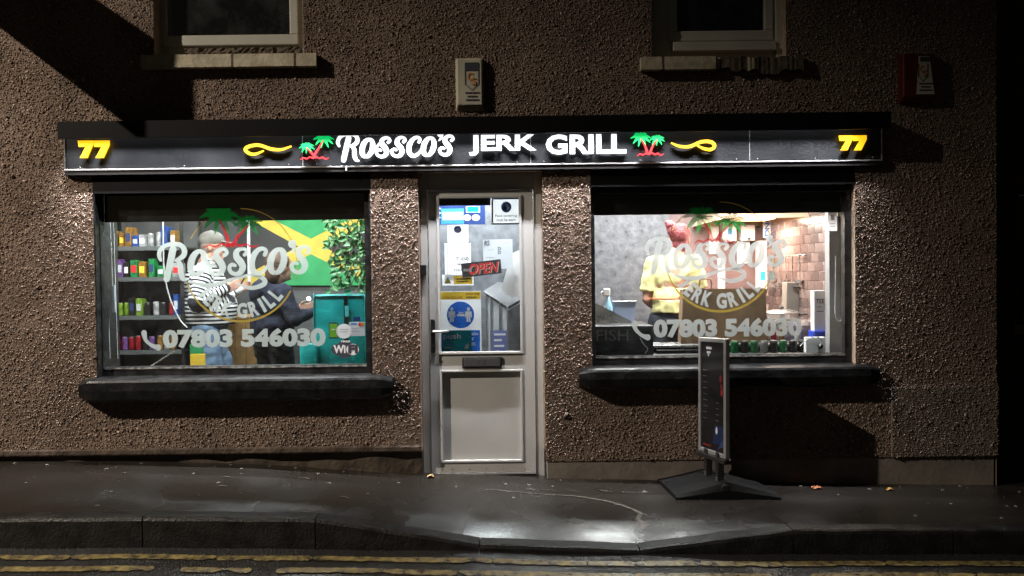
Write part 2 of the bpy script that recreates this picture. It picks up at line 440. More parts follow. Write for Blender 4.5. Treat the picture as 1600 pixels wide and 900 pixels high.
# kerb stones, one by one
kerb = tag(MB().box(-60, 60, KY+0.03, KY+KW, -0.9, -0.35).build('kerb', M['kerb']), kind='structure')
kx = [P(a, c, KY)[0] for a, c in KERB_TOP]
for i in range(len(kx)-1):
    x0, x1 = kx[i]+0.003, kx[i+1]-0.003; nseg = 8
    b = MB(); prf = [(KY+KW, -0.5), (KY+KW, -0.004), (KY+0.022, 0.0), (KY+0.008, -0.006), (KY, -0.022), (KY-0.004, -0.5)]
    vsx = []
    for k in range(nseg+1):
        x = x0+(x1-x0)*k/nseg; jz = 0.0015*math.sin(k*1.7+i)
        for (yy, dz) in prf:
            zt = zkt(x)+dz+jz if dz > -0.1 else zkb(x)-0.15
            vsx.append((x, yy + 0.002*math.sin(i*2.2), zt))
    m_ = len(prf)
    fs = [(k*m_+j, (k+1)*m_+j, (k+1)*m_+j+1, k*m_+j+1) for k in range(nseg) for j in range(m_-1)] + [tuple(range(m_)), tuple(nseg*m_+j for j in range(m_))[::-1]]
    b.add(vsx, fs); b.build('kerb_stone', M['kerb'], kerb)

# worn double yellow lines: long strips of cracked paint with eaten edges
M['ypaint'] = mat('worn_yellow_paint', (0.34, 0.265, 0.10), 0.34, col2=(0.05, 0.043, 0.03), vscale=19, bump=0.6, bscale=60, rvar=0.12)
for yl, wear in ((-1.235, 0.10), (-1.365, 0.5)):
    b = MB(); x = -5.0; rr = random.Random(int(-yl*1000))
    while x < 6:
        ln = rr.uniform(0.25, 1.1); hole_ = rr.random() < wear
        gap = rr.uniform(0.05, 0.22) if hole_ else rr.uniform(0.002, 0.008)
        nn = max(6, int(ln/0.018)); ph = rr.uniform(0, 6); row = []
        for k in range(nn+1):
            xx = x+ln*k/nn; e = .5 if k in (0, nn) else 1
            bite = max(0, math.sin(xx*9+ph)+math.sin(xx*23+2*ph)-.9)*.016*(1.6 if wear > .3 else 1)
            t0, t1 = yl+.027*e+rr.uniform(-.004, .003), yl-.027*e+rr.uniform(-.003, .005)+min(bite, .034)
            row += [(xx, t0, road_z(xx, t0)+.006), (xx, t1, road_z(xx, t1)+.006)]
        b.add(row, [(2*k, 2*k+1, 2*k+3, 2*k+2) for k in range(nn)]); x += ln+gap
    o = b.build('yellow_line', M['ypaint'], recalc=False); tag(o, kind='structure')
    if o.data.polygons[0].normal.z < 0: o.data.flip_normals()
# crack in the tarmac by the door and pale scuffs
M['crack'] = mat('grit_filled_crack', (0.11, 0.095, 0.078), 0.5, var=0.4, vscale=40, bump=0.4)
def ground_at(px, py):
    d = CAM_R @ Vector(((px-800)/FPX, (450-py)/FPX, -1)); t = 4.0
    for _ in range(40):
        p = Vector((0, CAM_Y, CAM_Z)) + d*t; g = pave_z(p.x, p.y) if p.y > KY else road_z(p.x, p.y)
        t += (p.z-g)/(-d.z) * 0.9
    p = Vector((0, CAM_Y, CAM_Z)) + d*t
    return p
def ground_stroke(pix, w, dz=0.004):
    b = MB(); q = []
    pts = [ground_at(*a) for a in pix]
    ww = w if hasattr(w, '__len__') else [w]*len(pts)
    for i, p in enumerate(pts):
        d = (pts[min(i+1, len(pts)-1)]-pts[max(i-1, 0)]); nr = Vector((-d.y, d.x, 0)).normalized()*ww[i]/2
        for s_ in (1, -1):
            v = p+nr*s_; q.append((v.x, v.y, (pave_z(v.x, v.y) if v.y > KY else road_z(v.x, v.y))+dz))
    b.add(q, [(2*i, 2*i+1, 2*i+3, 2*i+2) for i in range(len(pts)-1)]); return b
cr = ground_stroke([(745,764),(790,768),(850,773),(900,776),(945,783),(972,790),(990,797),(1002,803),(996,812),(1008,820),(998,832)], [0.006,0.014,0.012,0.012,0.02,0.024,0.02,0.03,0.03,0.05,0.03])
cr.build('repair_seam', M['crack'], pavement, recalc=True)
for (x0, y0, x1, y1, w) in [(822,764,842,768,.01),(855,766,872,769,.012),(935,766,958,770,.016),(972,770,990,771,.012),(996,770,1014,771,.012),(628,786,637,790,.015),(530,777,546,779,.012),(885,766,910,770,.008),(345,746,365,747,.012),(190,739,204,740,.01),(465,747,485,749,.012),(340,760,356,761,.014),(1460,764,1475,765,.008)]:
    ground_stroke([(x0,y0),((x0+x1)/2,(y0+y1)/2+random.uniform(-1,1)),(x1,y1)], [w*.5,w,w*.4], 0.005).build('scuff_mark', M['crack'], pavement)
b = MB(); gr = random.Random(5)                      # grit and chewing gum trodden into the tarmac
for i in range(420):
    x, y = gr.uniform(-3.6, 3.6), gr.uniform(-.98, -.02)
    if gr.random() < .5: y = -abs(gr.gauss(0, .12))-.01
    if y < -.98: continue
    r = gr.uniform(.002, .006) if gr.random() < .9 else gr.uniform(.010, .018); n_ = 6; z = pave_z(x, y)+.0015
    b.add([(x+r*math.cos(k*1.047+i)*gr.uniform(.7, 1.2), y+r*math.sin(k*1.047+i), z) for k in range(n_)]+[(x, y, z+r*.35)], [(k, (k+1) % n_, n_) for k in range(n_)])
tag(b.build('grit', mat('grit', (.13, .115, .095), .7, var=.5, vscale=30), pavement), kind='stuff')
# litter
def litter(px, py, w, h, col, name, label):
    p = ground_at(px, py); b = MB(); rr = random.Random(px)
    b.grid(lambda u, v: (p.x+(u-.5)*w+rr.uniform(-.003,.003), p.y+(v-.5)*h*1.4, pave_z(p.x, p.y)+0.004+0.018*math.sin(u*3.1)*math.sin(v*3.1+.4)+rr.uniform(0,.004)), 5, 5)
    tag(b.build(name, col), label, 'litter')
litter(1276, 763, .065, .05, mat('orange_wrapper', (0.5, 0.17, 0.06), 0.5, var=0.4, vscale=40), 'crumpled_wrapper', 'crumpled orange wrapper on the pavement below the dark shadow')
litter(1390, 766, .045, .03, mat('fallen_leaf', (0.45, 0.26, 0.05), 0.6, var=0.4, vscale=60), 'fallen_leaf', 'small fallen yellow leaf on the pavement by the concrete plinth')
litter(673, 745, .05, .04, mat('dry_leaf', (0.45, 0.32, 0.14), 0.6, var=0.5, vscale=60), 'dry_leaf', 'dry brown leaf caught at the foot of the door frame')

# ================================================================== building
bld = thing('shop_building', 'brown pebbledashed takeaway shop building with two lit windows and grey door', 'building', (0, 0, 0))
GY = 0.085                                     # plane of the shop glass
WX0, WX1 = -9.0, P(1557, 450, 0)[0]
OL = list(R(148, 258, 580, 591, 0)); OR = list(R(924, 258, 1336, 578, 0)); OD = list(R(656, 270, 850, 760, 0))
HB = P(700, 262, 0)[1] + 0.03                  # underside of the lintels
OL[3] = OR[3] = HB; OD[3] = P(750, 268, 0)[1]; OD[2] = -0.6
UL = list(R(238, -300, 470, 86, 0)); UR = list(R(1018, -300, 1226, 88, 0))
ZL, ZR = P(330, 699, 0)[1], P(1200, 717, 0)[1]
ZTOP = 5.2
def holed(b, x0, x1, z0, z1, holes, Y, back, m=0, mr=1):
    xs_ = sorted(set([x0, x1] + [h[k] for h in holes for k in (0, 1) if x0 < h[k] < x1]))
    zs_ = sorted(set([z0, z1] + [h[k] for h in holes for k in (2, 3) if z0 < h[k] < z1]))
    for i in range(len(xs_)-1):
        for j in range(len(zs_)-1):
            cx, cz = (xs_[i]+xs_[i+1])/2, (zs_[j]+zs_[j+1])/2
            if any(h[0] < cx < h[1] and h[2] < cz < h[3] for h in holes): continue
            b.quad(xs_[i], xs_[i+1], zs_[j], zs_[j+1], Y, m)
            if back: b.quad(xs_[i], xs_[i+1], zs_[j], zs_[j+1], back, mr)
    for h in holes:
        a, c, e, f = h; e = max(e, z0)
        Yb = back or Y+0.3
        b.add([(a,Y,e),(a,Yb,e),(a,Yb,f),(a,Y,f)], [(0,1,2,3)], mr); b.add([(c,Y,e),(c,Yb,e),(c,Yb,f),(c,Y,f)], [(0,1,2,3)], mr)
        b.add([(a,Y,f),(c,Y,f),(c,Yb,f),(a,Yb,f)], [(0,1,2,3)], mr)
        if e > z0: b.add([(a,Y,e),(c,Y,e),(c,Yb,e),(a,Yb,e)], [(0,1,2,3)], mr)
b = MB()
holes = [OL, OR, [OD[0], OD[1], -0.7, OD[3]], UL, UR]
holed(b, WX0, WX1, 0.1585, ZTOP, holes, 0, 0.3)
b.add([(WX1,0,-.6),(WX1,6,-.6),(WX1,6,ZTOP),(WX1,0,ZTOP)], [(0,1,2,3)]); b.add([(WX0,0,-.6),(WX0,6,-.6),(WX0,6,ZTOP),(WX0,0,ZTOP)], [(0,1,2,3)])
b.quad(WX0, WX1, -.6, ZTOP, 6.0)
b.quad(OD[1], WX1, ZR, 0.1585, 0.0); wall = b.build('wall', [M['render'], M['smooth_render']], bld, recalc=False)
tag(wall, 'brown pebbledash wall')
LRX = P(1392, 650, 0)[0]
# lower courses
b = MB(); b.box(WX0, OD[0]-0.002, 0.035, 0.25, -0.6, 0.16)
b.grid(lambda u, v: (WX0+(OD[0]-0.004-WX0)*u, 0.034-0.02*abs(math.sin(u*61+v*3)*math.sin(u*23+1.3)), -0.3+0.46*v), 160, 8)
b.build('plinth', M['old_stone'], bld, smooth=False)
b = MB(); b.box(OD[1]+0.012, WX1-0.012, 0.006, 0.25, -0.6, ZR-.001); b.build('plinth', M['concrete'], bld, bevel=0.006)
b = MB(); b.box(WX0, OD[0]-0.001, -0.012, 0.03, ZL-0.05, ZL-0.002, 0); b.build('drip_edge', mat('dark_drip', (0.13, 0.10, 0.08), 0.95, var=0.5, vscale=9, bump=0.9, bscale=40, spec=0.1), bld, bevel=0.012)
b = MB(); b.box(LRX, WX1+0.008, -0.012, 0.05, ZR, P(1500, 603, 0)[1], 0); b.build('lower_render', mat('grey_render', (0.22, 0.18, 0.145), 0.9, var=0.35, vscale=5, bump=0.9, bscale=70), bld, bevel=0.008)
b = MB(); b.box(WX0-.1, WX1+.1, -0.25, 6.2, ZTOP, ZTOP+0.12); b.add([(WX0-.1,-.25,ZTOP+.12),(WX1+.1,-.25,ZTOP+.12),(WX1+.1,3,ZTOP+2),(WX0-.1,3,ZTOP+2),(WX0-.1,6.2,ZTOP+.12),(WX1+.1,6.2,ZTOP+.12)], [(0,1,2,3),(3,2,5,4),(0,3,4),(1,5,2)])
b.build('roof', mat('roof_slate', (0.06, 0.06, 0.065), 0.7, var=0.3), bld)

# ---- stone chips thrown into the render: tens of thousands of little stones
def chips(name, n, x0, x1, z0, z1, holes, Y, size, palette, weights, depth=(0.0, 0.004)):
    x = np.random.uniform(x0, x1, n*2); z = np.random.uniform(z0, z1, n*2)
    ok = np.ones(len(x), bool)
    for h in holes: ok &= ~((x > h[0]-0.004) & (x < h[1]+0.004) & (z > h[2]-0.004) & (z < h[3]+0.004))
    x = x[ok][:n]; z = z[ok][:n]; n = len(x)
    y = Y - np.random.uniform(depth[0], depth[1], n)
    s = size * np.random.lognormal(0, 0.32, n)
    a, bb, c = s, s*np.random.uniform(.45, .8, n), s*np.random.uniform(.45, .9, n)
    th = np.random.uniform(0, 2*np.pi, n); ti = np.random.normal(0, .45, n)
    ux = np.stack([np.cos(th)*np.cos(ti), np.sin(ti), np.sin(th)*np.cos(ti)], 1)
    ref = np.stack([-np.sin(th), np.zeros(n), np.cos(th)], 1)
    w = np.cross(ux, ref); w /= np.linalg.norm(w, axis=1, keepdims=True); vv = np.cross(w, ux)
    ctr = np.stack([x, y, z], 1)
    off = np.random.uniform(-.35, .35, (n, 6))
    V = np.stack([ctr+ux*a[:,None]+vv*(bb*off[:,0])[:,None], ctr-ux*a[:,None]+vv*(bb*off[:,1])[:,None],
                  ctr+vv*bb[:,None]+ux*(a*off[:,2])[:,None], ctr-vv*bb[:,None]+ux*(a*off[:,3])[:,None],
                  ctr+w*c[:,None]+ux*(a*off[:,4])[:,None], ctr-w*c[:,None]+ux*(a*off[:,5])[:,None]], 1).reshape(-1, 3)
    T = np.array([(0,2,4),(2,1,4),(1,3,4),(3,0,4),(2,0,5),(1,2,5),(3,1,5),(0,3,5)])
    F = (np.arange(n)[:,None,None]*6 + T[None]).reshape(-1, 3)
    me = bpy.data.meshes.new(name); me.vertices.add(n*6); me.loops.add(n*24); me.polygons.add(n*8)
    me.vertices.foreach_set('co', V.astype(np.float32).ravel())
    me.loops.foreach_set('vertex_index', F.astype(np.int32).ravel())
    me.polygons.foreach_set('loop_start', np.arange(0, n*24, 3, dtype=np.int32))
    pal = np.array(palette); ci = np.random.choice(len(pal), n, p=np.array(weights)/sum(weights))
    c3 = pal[ci]*np.random.uniform(.8, 1.2, (n, 1))
    st = np.sin(x*1.9+2*np.sin(z*1.3))*np.sin(z*2.3+1.1*np.sin(x*3.1)) + .6*np.sin(x*7.1+z*2)*np.sin(z*.9)   # weather stains, metres across
    c3 = c3*(1-.16*np.clip(st, -.6, 1))[:, None]
    c4 = np.concatenate([c3, np.ones((n, 1))], 1).repeat(6, 0)
    me.update(); me.validate()
    at = me.color_attributes.new('Col', 'FLOAT_COLOR', 'POINT'); at.data.foreach_set('color', c4.astype(np.float32).ravel())
    me.materials.append(M['chips'])
    return tag(link(bpy.data.objects.new(name, me), wall), kind='stuff')
PAL = [(0.25,0.18,0.145), (0.36,0.265,0.22), (0.41,0.32,0.26), (0.30,0.25,0.215), (0.50,0.43,0.36), (0.15,0.115,0.095), (0.34,0.225,0.18)]
hz = [OL, OR, [OD[0]-.0, OD[1]+.0, -1, OD[3]], UL, UR, [P(95,0,0)[0]+.15, P(1380,0,0)[0]-.12, P(700,262,0)[1]-.0, P(700,200,0)[1]]]
band = P(1500, 603, 0)[1]
chips('pebbledash', 160000, -4.4, WX1, ZR, 3.7, hz + [[-9, OD[1], -1, ZL-.01], [LRX, WX1+1, -1, band], [OD[1], WX1+1, -1, ZR]], 0.002, 0.0067, PAL, (4, 4, 3, 3, 1.2, 2, 1.5))
chips('pebbledash', 3600, LRX, WX1+.008, ZR+.005, band+.01, [], -0.012, 0.0064, [(0.20,0.165,0.135), (0.27,0.225,0.185), (0.32,0.275,0.225), (0.14,0.11,0.09)], (3, 3, 1, 2), (-.003, .002))

# ---- window sills
def sill(px, name='sill', proud=0.10, wob=0.0018):
    x0, x1, z0, z1 = R(*px, -proud*0.8)
    b = MB(); n = 60; sec = []
    prof_ = [(0.08, z1+.006), (-proud+.03, z1-.002), (-proud+.008, z1-.010), (-proud, z1-.024), (-proud-.004, (z0+z1)/2), (-proud+.002, z0+.024), (-proud+.02, z0+.004), (0.03, z0)]
    rr = random.Random(int(px[0])); vv = []; ph = [rr.uniform(0, 6) for _ in range(4)]
    for i in range(n+1):
        u = i/n; e = 1 - 0.35*max(0, 1-min(u, 1-u)*26)
        w = wob*(math.sin(u*19+ph[0])*.6+math.sin(u*47+ph[1])*.4)
        zc = (z0+z1)/2
        for (y, z) in prof_:
            vv.append((x0+(x1-x0)*u, (y*e + w if y < 0 else y), zc+(z-zc)*(e if y < -.01 else 1)+w*.5))
    m_ = len(prof_)
    b.add(vv, [(i*m_+j, (i+1)*m_+j, (i+1)*m_+j+1, i*m_+j+1) for i in range(n) for j in range(m_-1)] + [tuple(range(m_)), tuple(n*m_+j for j in range(m_))])
    return b
sill((120, 590, 613, 627)).build('window_sill', M['sill_black'], bld)
sill((905, 573, 1376, 607)).build('window_sill', M['sill_black'], bld)

# ---- lettering drawn as brush strokes (numbers read off an enlargement of the sign)
def rossco(mb, rect, Y, t, m=0, step=0.0004):
    xa, xb, za, zb = rect; X0, X1, Y0, Y1 = 75, 1530, 92, 458
    sx, sz = (xb-xa)/(X1-X0), (zb-za)/(Y1-Y0)
    def q(pts): return [(xa+(x-X0)*sx, zb-(y-Y0)*sz) for x, y in pts]
    k = [0]
    def st(pts, ws):
        k[0] += 1
        mb.stroke(q(pts), [w*.84*(sx+sz)/2 for w in ws], Y - step*k[0], t, m, sub=5)
    st([(118,258),(104,215),(120,165),(165,130),(230,116),(300,124),(340,165),(335,215),(295,248),(262,262)], [34,48,48,44,44,52,58,58,50,36])
    st([(236,160),(205,290),(170,430)], [76,74,70])
    st([(275,262),(302,305),(305,375),(322,425),(352,438)], [36,60,64,54,28])
    def ring(cx, cy, rx, ry, sh, w0, w1):
        pts = []; ws = []
        for i in range(13):
            a = 2*math.pi*i/12 + math.pi*.5
            pts.append((cx+rx*math.cos(a)-sh*math.sin(a), cy+ry*math.sin(a))); ws.append(w0+(w1-w0)*abs(math.cos(a)))
        k[0] += 1; mb.stroke(q(pts), [w*.84*(sx+sz)/2 for w in ws], Y - step*k[0], t, m, sub=4, caps=False)
    ring(463, 288, 62, 106, 22, 42, 76)
    ring(1208, 280, 62, 106, 22, 42, 76)
    S = [(716,222),(738,200),(722,172),(680,168),(642,195),(642,240),(676,282),(696,330),(678,376),(632,394),(586,374),(572,334),(596,308),(626,316)]
    W = [42,40,38,44,60,72,76,74,62,46,44,44,40,36]
    st(S, W); st([(x+187, y-2) for x, y in S], W); st([(x+770, y-12) for x, y in S], W)
    st([(545,320),(590,262),(632,215)], [26,28,30])
    st([(1092,222),(1104,186),(1070,166),(1022,186),(978,250),(968,325),(996,380),(1046,386),(1092,352),(1118,318)], [44,44,44,54,70,74,64,48,38,28])
    k[0] += 1; mb.disc(xa+(1352-X0)*sx, zb-(128-Y0)*sz, 38*sx, Y-step*k[0], t, m, rz=38*sz)
    st([(1370,140),(1362,178),(1334,208)], [44,34,14])
    return mb

def palm(mg, mr, crowns, base, ground, s, Y, t, wide=1.0):
    """crowns [(x, z, size)], trunks to base, ragged ground line; all in metres"""
    k = 0
    for ci, (cx, cz, r) in enumerate(crowns):
        for a, ln in [(8, 1.0), (48, .85), (92, .8), (135, .9), (172, 1.0), (215, .95), (255, .9), (298, 1.0), (335, 1.0)]:
            a = rad(a + ci*11); k += 1
            dx, dz = math.cos(a)*r*ln*wide, math.sin(a)*r*ln*.8
            p = [(cx+dx*.05, cz+dz*.05), (cx+dx*.5, cz+dz*.5+r*.12), (cx+dx, cz+dz-r*.12)]
            mg.stroke(p, [r*.10, r*.30, r*.03], Y-.0003*k, t, sub=4)
        k += 1
        mr.stroke([(base[0]+(ci-.5)*s*.18, base[1]), (base[0]*.55+cx*.45, base[1]*.5+cz*.5-r*.05), (cx, cz-r*.12)], [s*.16, s*.12, s*.07], Y-.0003*k, t)
    k += 1
    gx0, gx1, gz = ground
    n = 9; mr.stroke([(gx0+(gx1-gx0)*i/n, gz+s*.10*(1-abs(i/n*2-1))+(s*.07 if i % 2 else -s*.03)) for i in range(n+1)], [s*.03]+[s*.09]*(n-1)+[s*.03], Y-.0003*k, t, sub=3)

# ================================================================== fascia sign
FY = -0.035                                    # sign face
sx0, sx1, sz0, sz1 = R(105, 206, 1374, 256, FY)
sgn = thing('shop_sign', 'long black illuminated fascia sign with white lettering, palms and yellow numbers', 'sign', (0, 0, sz0))
zt = P(740, 182, -0.17)[1]; zlip = P(740, 209, -0.17)[1]
b = MB(); b.box(sx0-.012, sx1+.012, FY+.002, 0.0, sz0-.05, sz1+.02); b.build('sign_box', M['black_matt'], sgn, bevel=0.006)
hx0, hx1 = R(92, 180, 1390, 210, -0.17)[:2]
b = MB(); b.box(hx0, hx1, -0.17, -0.155, zlip, zt); b.box(hx0, hx1, -0.155, 0.0, zt-.02, zt)
b.box(hx0, hx0+.012, -0.155, 0.0, sz1+.03, zt-.02); b.box(hx1-.012, hx1, -0.155, 0.0, sz1+.03, zt-.02)
b.build('light_hood', M['black_matt'], sgn)
pans = [sx0, P(473, 230, FY)[0], P(829, 230, FY)[0], P(1171, 230, FY)[0], sx1]
for i in range(4):
    MB().box(pans[i]+.0015, pans[i+1]-.0015, FY-.004, FY+.002, sz0, sz1+.018).build('sign_panel', M['acrylic'], sgn)
    if i: MB().box(pans[i]-.0025, pans[i]+.0025, FY-.0065, FY+.002, sz0, sz1+.018).build('joint_strip', M['alu'], sgn)
MB().box(sx0-.01, sx1+.01, FY-.012, FY+.004, sz0-.016, sz0-.004).build('trim', M['alu'], sgn, bevel=.002)
MB().box(sx1+.001, sx1+.008, FY-.010, FY+.004, sz0-.003, sz1+.01).build('trim', M['alu'], sgn)
MB().box(sx0-.008, sx0-.001, FY-.010, FY+.004, sz0-.003, sz1+.01).build('trim', mat('dull_trim', (.2, .2, .2), .4, metal=.6), sgn)
MB().box(sx0-.01, sx1+.01, FY-.006, FY+.004, sz0-.045, sz0-.018).build('lower_rail', mat('rail_grey', (.012, .011, .011), .5, var=.3), sgn)
LY, LT = FY-.022, .012
def letters(body, px, m_, bold, name='letter', shear=0.0):
    """one object per letter, spaced as in the font"""
    rect = R(*px, LY)
    v, f = text_raw(body, bold, shear); xs_ = [p[0] for p in v]; ax, bx = min(xs_), max(xs_); h = [p[1] for p in v]; ay, by = min(h), max(h)
    cur = MB(); text_into(cur, body, rect, LY, LT, bold, shear)
    # split into loose letters by flood fill over shared faces
    parent = list(range(len(cur.v)))
    def fd(i):
        while parent[i] != i: parent[i] = parent[parent[i]]; i = parent[i]
        return i
    for q in cur.f:
        for i in q[1:]: parent[fd(i)] = fd(q[0])
    groups = {}
    for q in cur.f: groups.setdefault(fd(q[0]), []).append(q)
    for g in sorted(groups, key=lambda g: min(cur.v[i][0] for q in groups[g] for i in q)):
        ids = sorted(set(i for q in groups[g] for i in q)); mp = {i: k for k, i in enumerate(ids)}
        l = MB(); l.add([cur.v[i] for i in ids], [[mp[i] for i in q] for q in groups[g]]); l.build(name, m_, sgn)
letters('JERK', (733, 211, 838, 243), M['e_white'], .035)
letters('GRILL', (853, 210, 978, 241), M['e_white'], .035)
def seven(px):
    x0, x1, z0, z1 = R(*px, LY); w, h = x1-x0, z1-z0
    pts = [(0, 1), (1, 1), (1, .72), (.62, 0), (.12, 0), (.52, .64), (.06, .64)]
    MB().poly([(x0+a*w, z0+c*h) for a, c in pts][::-1], LY, LT).build('numeral', M['e_yellow'], sgn)
for px in ((123, 220, 146, 247), (147, 220, 172, 247), (1310, 212, 1331, 235), (1331, 212, 1353, 235)): seven(px)
rossco(MB(), R(525, 206, 711, 253, LY), LY, LT).build('script_lettering', M['e_white'], sgn)
def strokepx(mb, pix, w, Y, t=0, **k):
    s = (Y-CAM_Y)/FPX
    return mb.stroke([P(a, c, Y) for a, c in pix], [x*s for x in w] if hasattr(w, '__len__') else w*s, Y, t, **k)
strokepx(MB(), [(455,229),(440,234),(424,233),(405,227),(390,229),(384,234),(390,240),(400,241),(412,236)], [2,4,5,5,5,5,5,4,2], LY, LT).build('flourish', M['e_yellow'], sgn)
strokepx(MB(), [(1049,224),(1062,229),(1078,229),(1095,222),(1110,222),(1116,228),(1110,234),(1098,232),(1088,227)], [2,4,5,5,5,5,5,4,2], LY, LT).build('flourish', M['e_yellow'], sgn)
for crowns, base, ground in (([(506,218,16),(480,230,12)], (492,246), (470,514,249)), ([(1001,216,16),(1026,218,12)], (1013,240), (995,1036,243))):
    g_, r_ = MB(), MB(); s_ = (LY-CAM_Y)/FPX
    palm(g_, r_, [(*P(a, c, LY), r*s_) for a, c, r in crowns], P(*base, LY), (P(ground[0], 230, LY)[0], P(ground[1], 230, LY)[0], P(base[0], ground[2], LY)[1]), 24*s_, LY, LT)
    g_.build('palm_leaves', M['e_green'], sgn); r_.build('palm_trunks', M['e_red'], sgn)
for i in range(4):
    for fx in (.06, .5, .94):
        for zz in (sz0+.012, sz1-.004):
            x = pans[i]+(pans[i+1]-pans[i])*fx; MB().lathe((x, FY-.0058, zz), [(.003, 0), (.0045, .0018)], 8, axis='y').build('screw', M['alu'], sgn)
# trough lighting under the hood
MB().box(sx0+.15, sx1-.15, -.150, -.134, zt-.035, zt-.024).build('led_strip', emit('led_strip', TROUGH_COL, 3.0), sgn)
def area(name, loc, rot, sx, sy, power, col, parent, spread=math.pi):
    l = bpy.data.lights.new(name, 'AREA'); l.shape = 'RECTANGLE'; l.size = sx; l.size_y = sy; l.energy = power; l.color = col; l.spread = spread
    o = bpy.data.objects.new(name, l); o.location = loc; o.rotation_euler = rot; link(o, parent); return o
area('trough_light', ((sx0+sx1)/2-.1, -.140, zt-.04), (rad(4), 0, 0), sx1-sx0-.2, .016, TROUGH_POWER, TROUGH_COL, sgn, rad(70))
# loose wires above the hood
for i, px in enumerate((324, 331, 336, 341, 346, 353)):
    x, z = P(px, 178, -.15); MB().tube([(x, -.15, zt-.004), (x+.004*(i % 3-1), -.152, zt+.03+.012*(i in (2, 3)))], .0022, 5).build('spike', M['steel'], sgn)
# small white cable end hanging below the trim
x, z = P(541, 262, FY-.014); MB().box(x-.004, x+.004, FY-.02, FY-.0125, z-.02, z+.012).build('cable_clip', M['e_white'], sgn)

# ================================================================== shop windows
def window(px_glass, open_, sill_py, z_blind, name_label, header_py):
    """black frame standing in the opening; the glass plane is GY"""
    x0, x1, z0, z1 = open_
    gx0, gx1, gz0, gz1 = R(*px_glass, GY)
    b = MB(); y0, y1 = GY-.03, GY+.03
    b.box(x0+.001, gx0, y0, y1, z0, z1-.002); b.box(gx1, x1-.001, y0, y1, z0, z1-.002)
    b.box(gx0, gx1, y0, y1, z0-.004, gz0); b.box(gx0, gx1, y0, y1, gz1, z1-.002)
    w = b.build('shop_window', M['black_paint'], bld); tag(w, name_label)
    MB().box(gx0-.002, gx1+.002, GY-.003, GY+.003, gz0-.002, gz1+.002).build('pane', M['glass'], w)
    MB().box(gx0+.001, gx1-.001, GY+.03, GY+.045, z_blind, gz1+.1).build('blind', M['black_matt'], w)
    b = MB(); nn = 40; rr = random.Random(int(px_glass[0]))
    b.grid(lambda u, v: (gx0+(gx1-gx0)*u, y0-.002, gz0-.012+(.010 if v else 0)-(rr.uniform(0, .006) if not v else 0)), nn, 1)
    b.build('putty_line', M['worn_white'], w)
    return w, (gx0, gx1, gz0, gz1)
zbl = P(366, 345, GY+.03)[1]; zbr = P(1120, 334, GY+.03)[1]
wl, GL = window((162, 300, 572, 571), OL, 591, zbl, 'window with green flag and striped customer behind the lettering', 318)
wr, GR = window((929, 302, 1317, 554), OR, 578, zbr, 'window of the kitchen with pinkish tiled wall behind the lettering', 300)
MB().box(OL[0]+.001, OL[1]-.001, -.004, GY-.031, P(360, 300, 0)[1], HB-.003).build('shutter_box', M['black_matt'], wl)
MB().box(OR[0]+.001, OR[1]-.001, -.004, GY-.031, P(1120, 290, 0)[1], HB-.003).build('shutter_box', M['black_matt'], wr)
MB().box(GR[0], GR[1], GY-.034, GY-.029, GR[3]-.004, GR[3]+.004).build('bead', mat('bead_grey', (.18, .18, .18), .4), wr)
# side cheeks painted black inside the left opening
MB().box(OL[0]+.0005, OL[0]+.012, -.001, GY-.03, OL[2]+.004, HB-.003).build('cheek', M['black_paint'], wl)
MB().box(OL[1]-.012, OL[1]-.0005, .01, GY-.03, OL[2]+.004, HB-.003).build('cheek', M['black_paint'], wl)
MB().box(OL[0]-.001, OL[0]+.012, GY+.031, .302, OL[2]+.004, HB-.003).build('lining', M['black_paint'], wl)
MB().box(OL[1]-.012, OL[1]+.001, GY+.031, .302, OL[2]+.004, HB-.003).build('lining', M['black_paint'], wl)
# vinyl on the glass
DY = GY-.005
def decal(win, rect_r, circ, numrect, phone, palms, mv, mred, flour, a0, a1):
    s = (DY-CAM_Y)/FPX
    rossco(MB(), R(*rect_r, DY-.002), DY-.002, 0, step=.0002).build('script_lettering', mv, win)
    strokepx(MB(), flour, [4,7,7,5,5,7,8,6,3], DY-.001, sub=6).build('flourish', mv, win)
    cx, cz, r = circ; arcs = []
    for (q0, q1) in ((90, -12), (-28, -162), (152, 128)):
        n_ = 22; arcs.append([(cx+r*math.cos(rad(q0+(q1-q0)*i/n_)), cz-r*math.sin(rad(q0+(q1-q0)*i/n_))) for i in range(n_+1)])
    for a in arcs:
        wd = [1.4+2.4*(max(0, (c-cz))/r)**1.0 for (_, c) in a]
        strokepx(MB(), a, wd, DY, sub=2).build('ring', M['vgold'], win)
    word = 'JERK GRILL'; b = MB()
    for i, ch in enumerate(word):
        if ch == ' ': continue
        an = rad([216, 228, 240, 252.5, 0, 272, 286.5, 298, 308, 320][i]); rr_ = r*.81
        px, py = cx+rr_*math.cos(an), cz-rr_*math.sin(an)
        x, z = P(px, py, DY); wch = {'I': 5, 'J': 10, 'L': 11, 'E': 11, 'G': 16}.get(ch, 14); h = 24
        text_into(b, ch, (x-wch*s/2, x+wch*s/2, z-h*s/2, z+h*s/2), DY-.0005*(1+i % 2), 0, .045, rot=an+math.pi/2)
    b.build('arched_lettering', mv, win)
    text_into(MB(), '07803 546030', R(*numrect, DY), DY, 0, .055).build('phone_number', mv, win)
    strokepx(MB(), phone, [9,6,5,6,10], DY, sub=5).build('handset_mark', mv, win)
    g_, r_ = MB(), MB(); crowns, base, ground = palms
    palm(g_, r_, [(*P(a, c, DY), q*s) for a, c, q in crowns], P(*base, DY), (P(ground[0], 380, DY)[0], P(ground[1], 380, DY)[0], P(base[0], ground[2], DY)[1]), 38*s, DY, 0)
    g_.build('palm_leaves', M['vgreen'], win); r_.build('palm_trunks', mred, win)
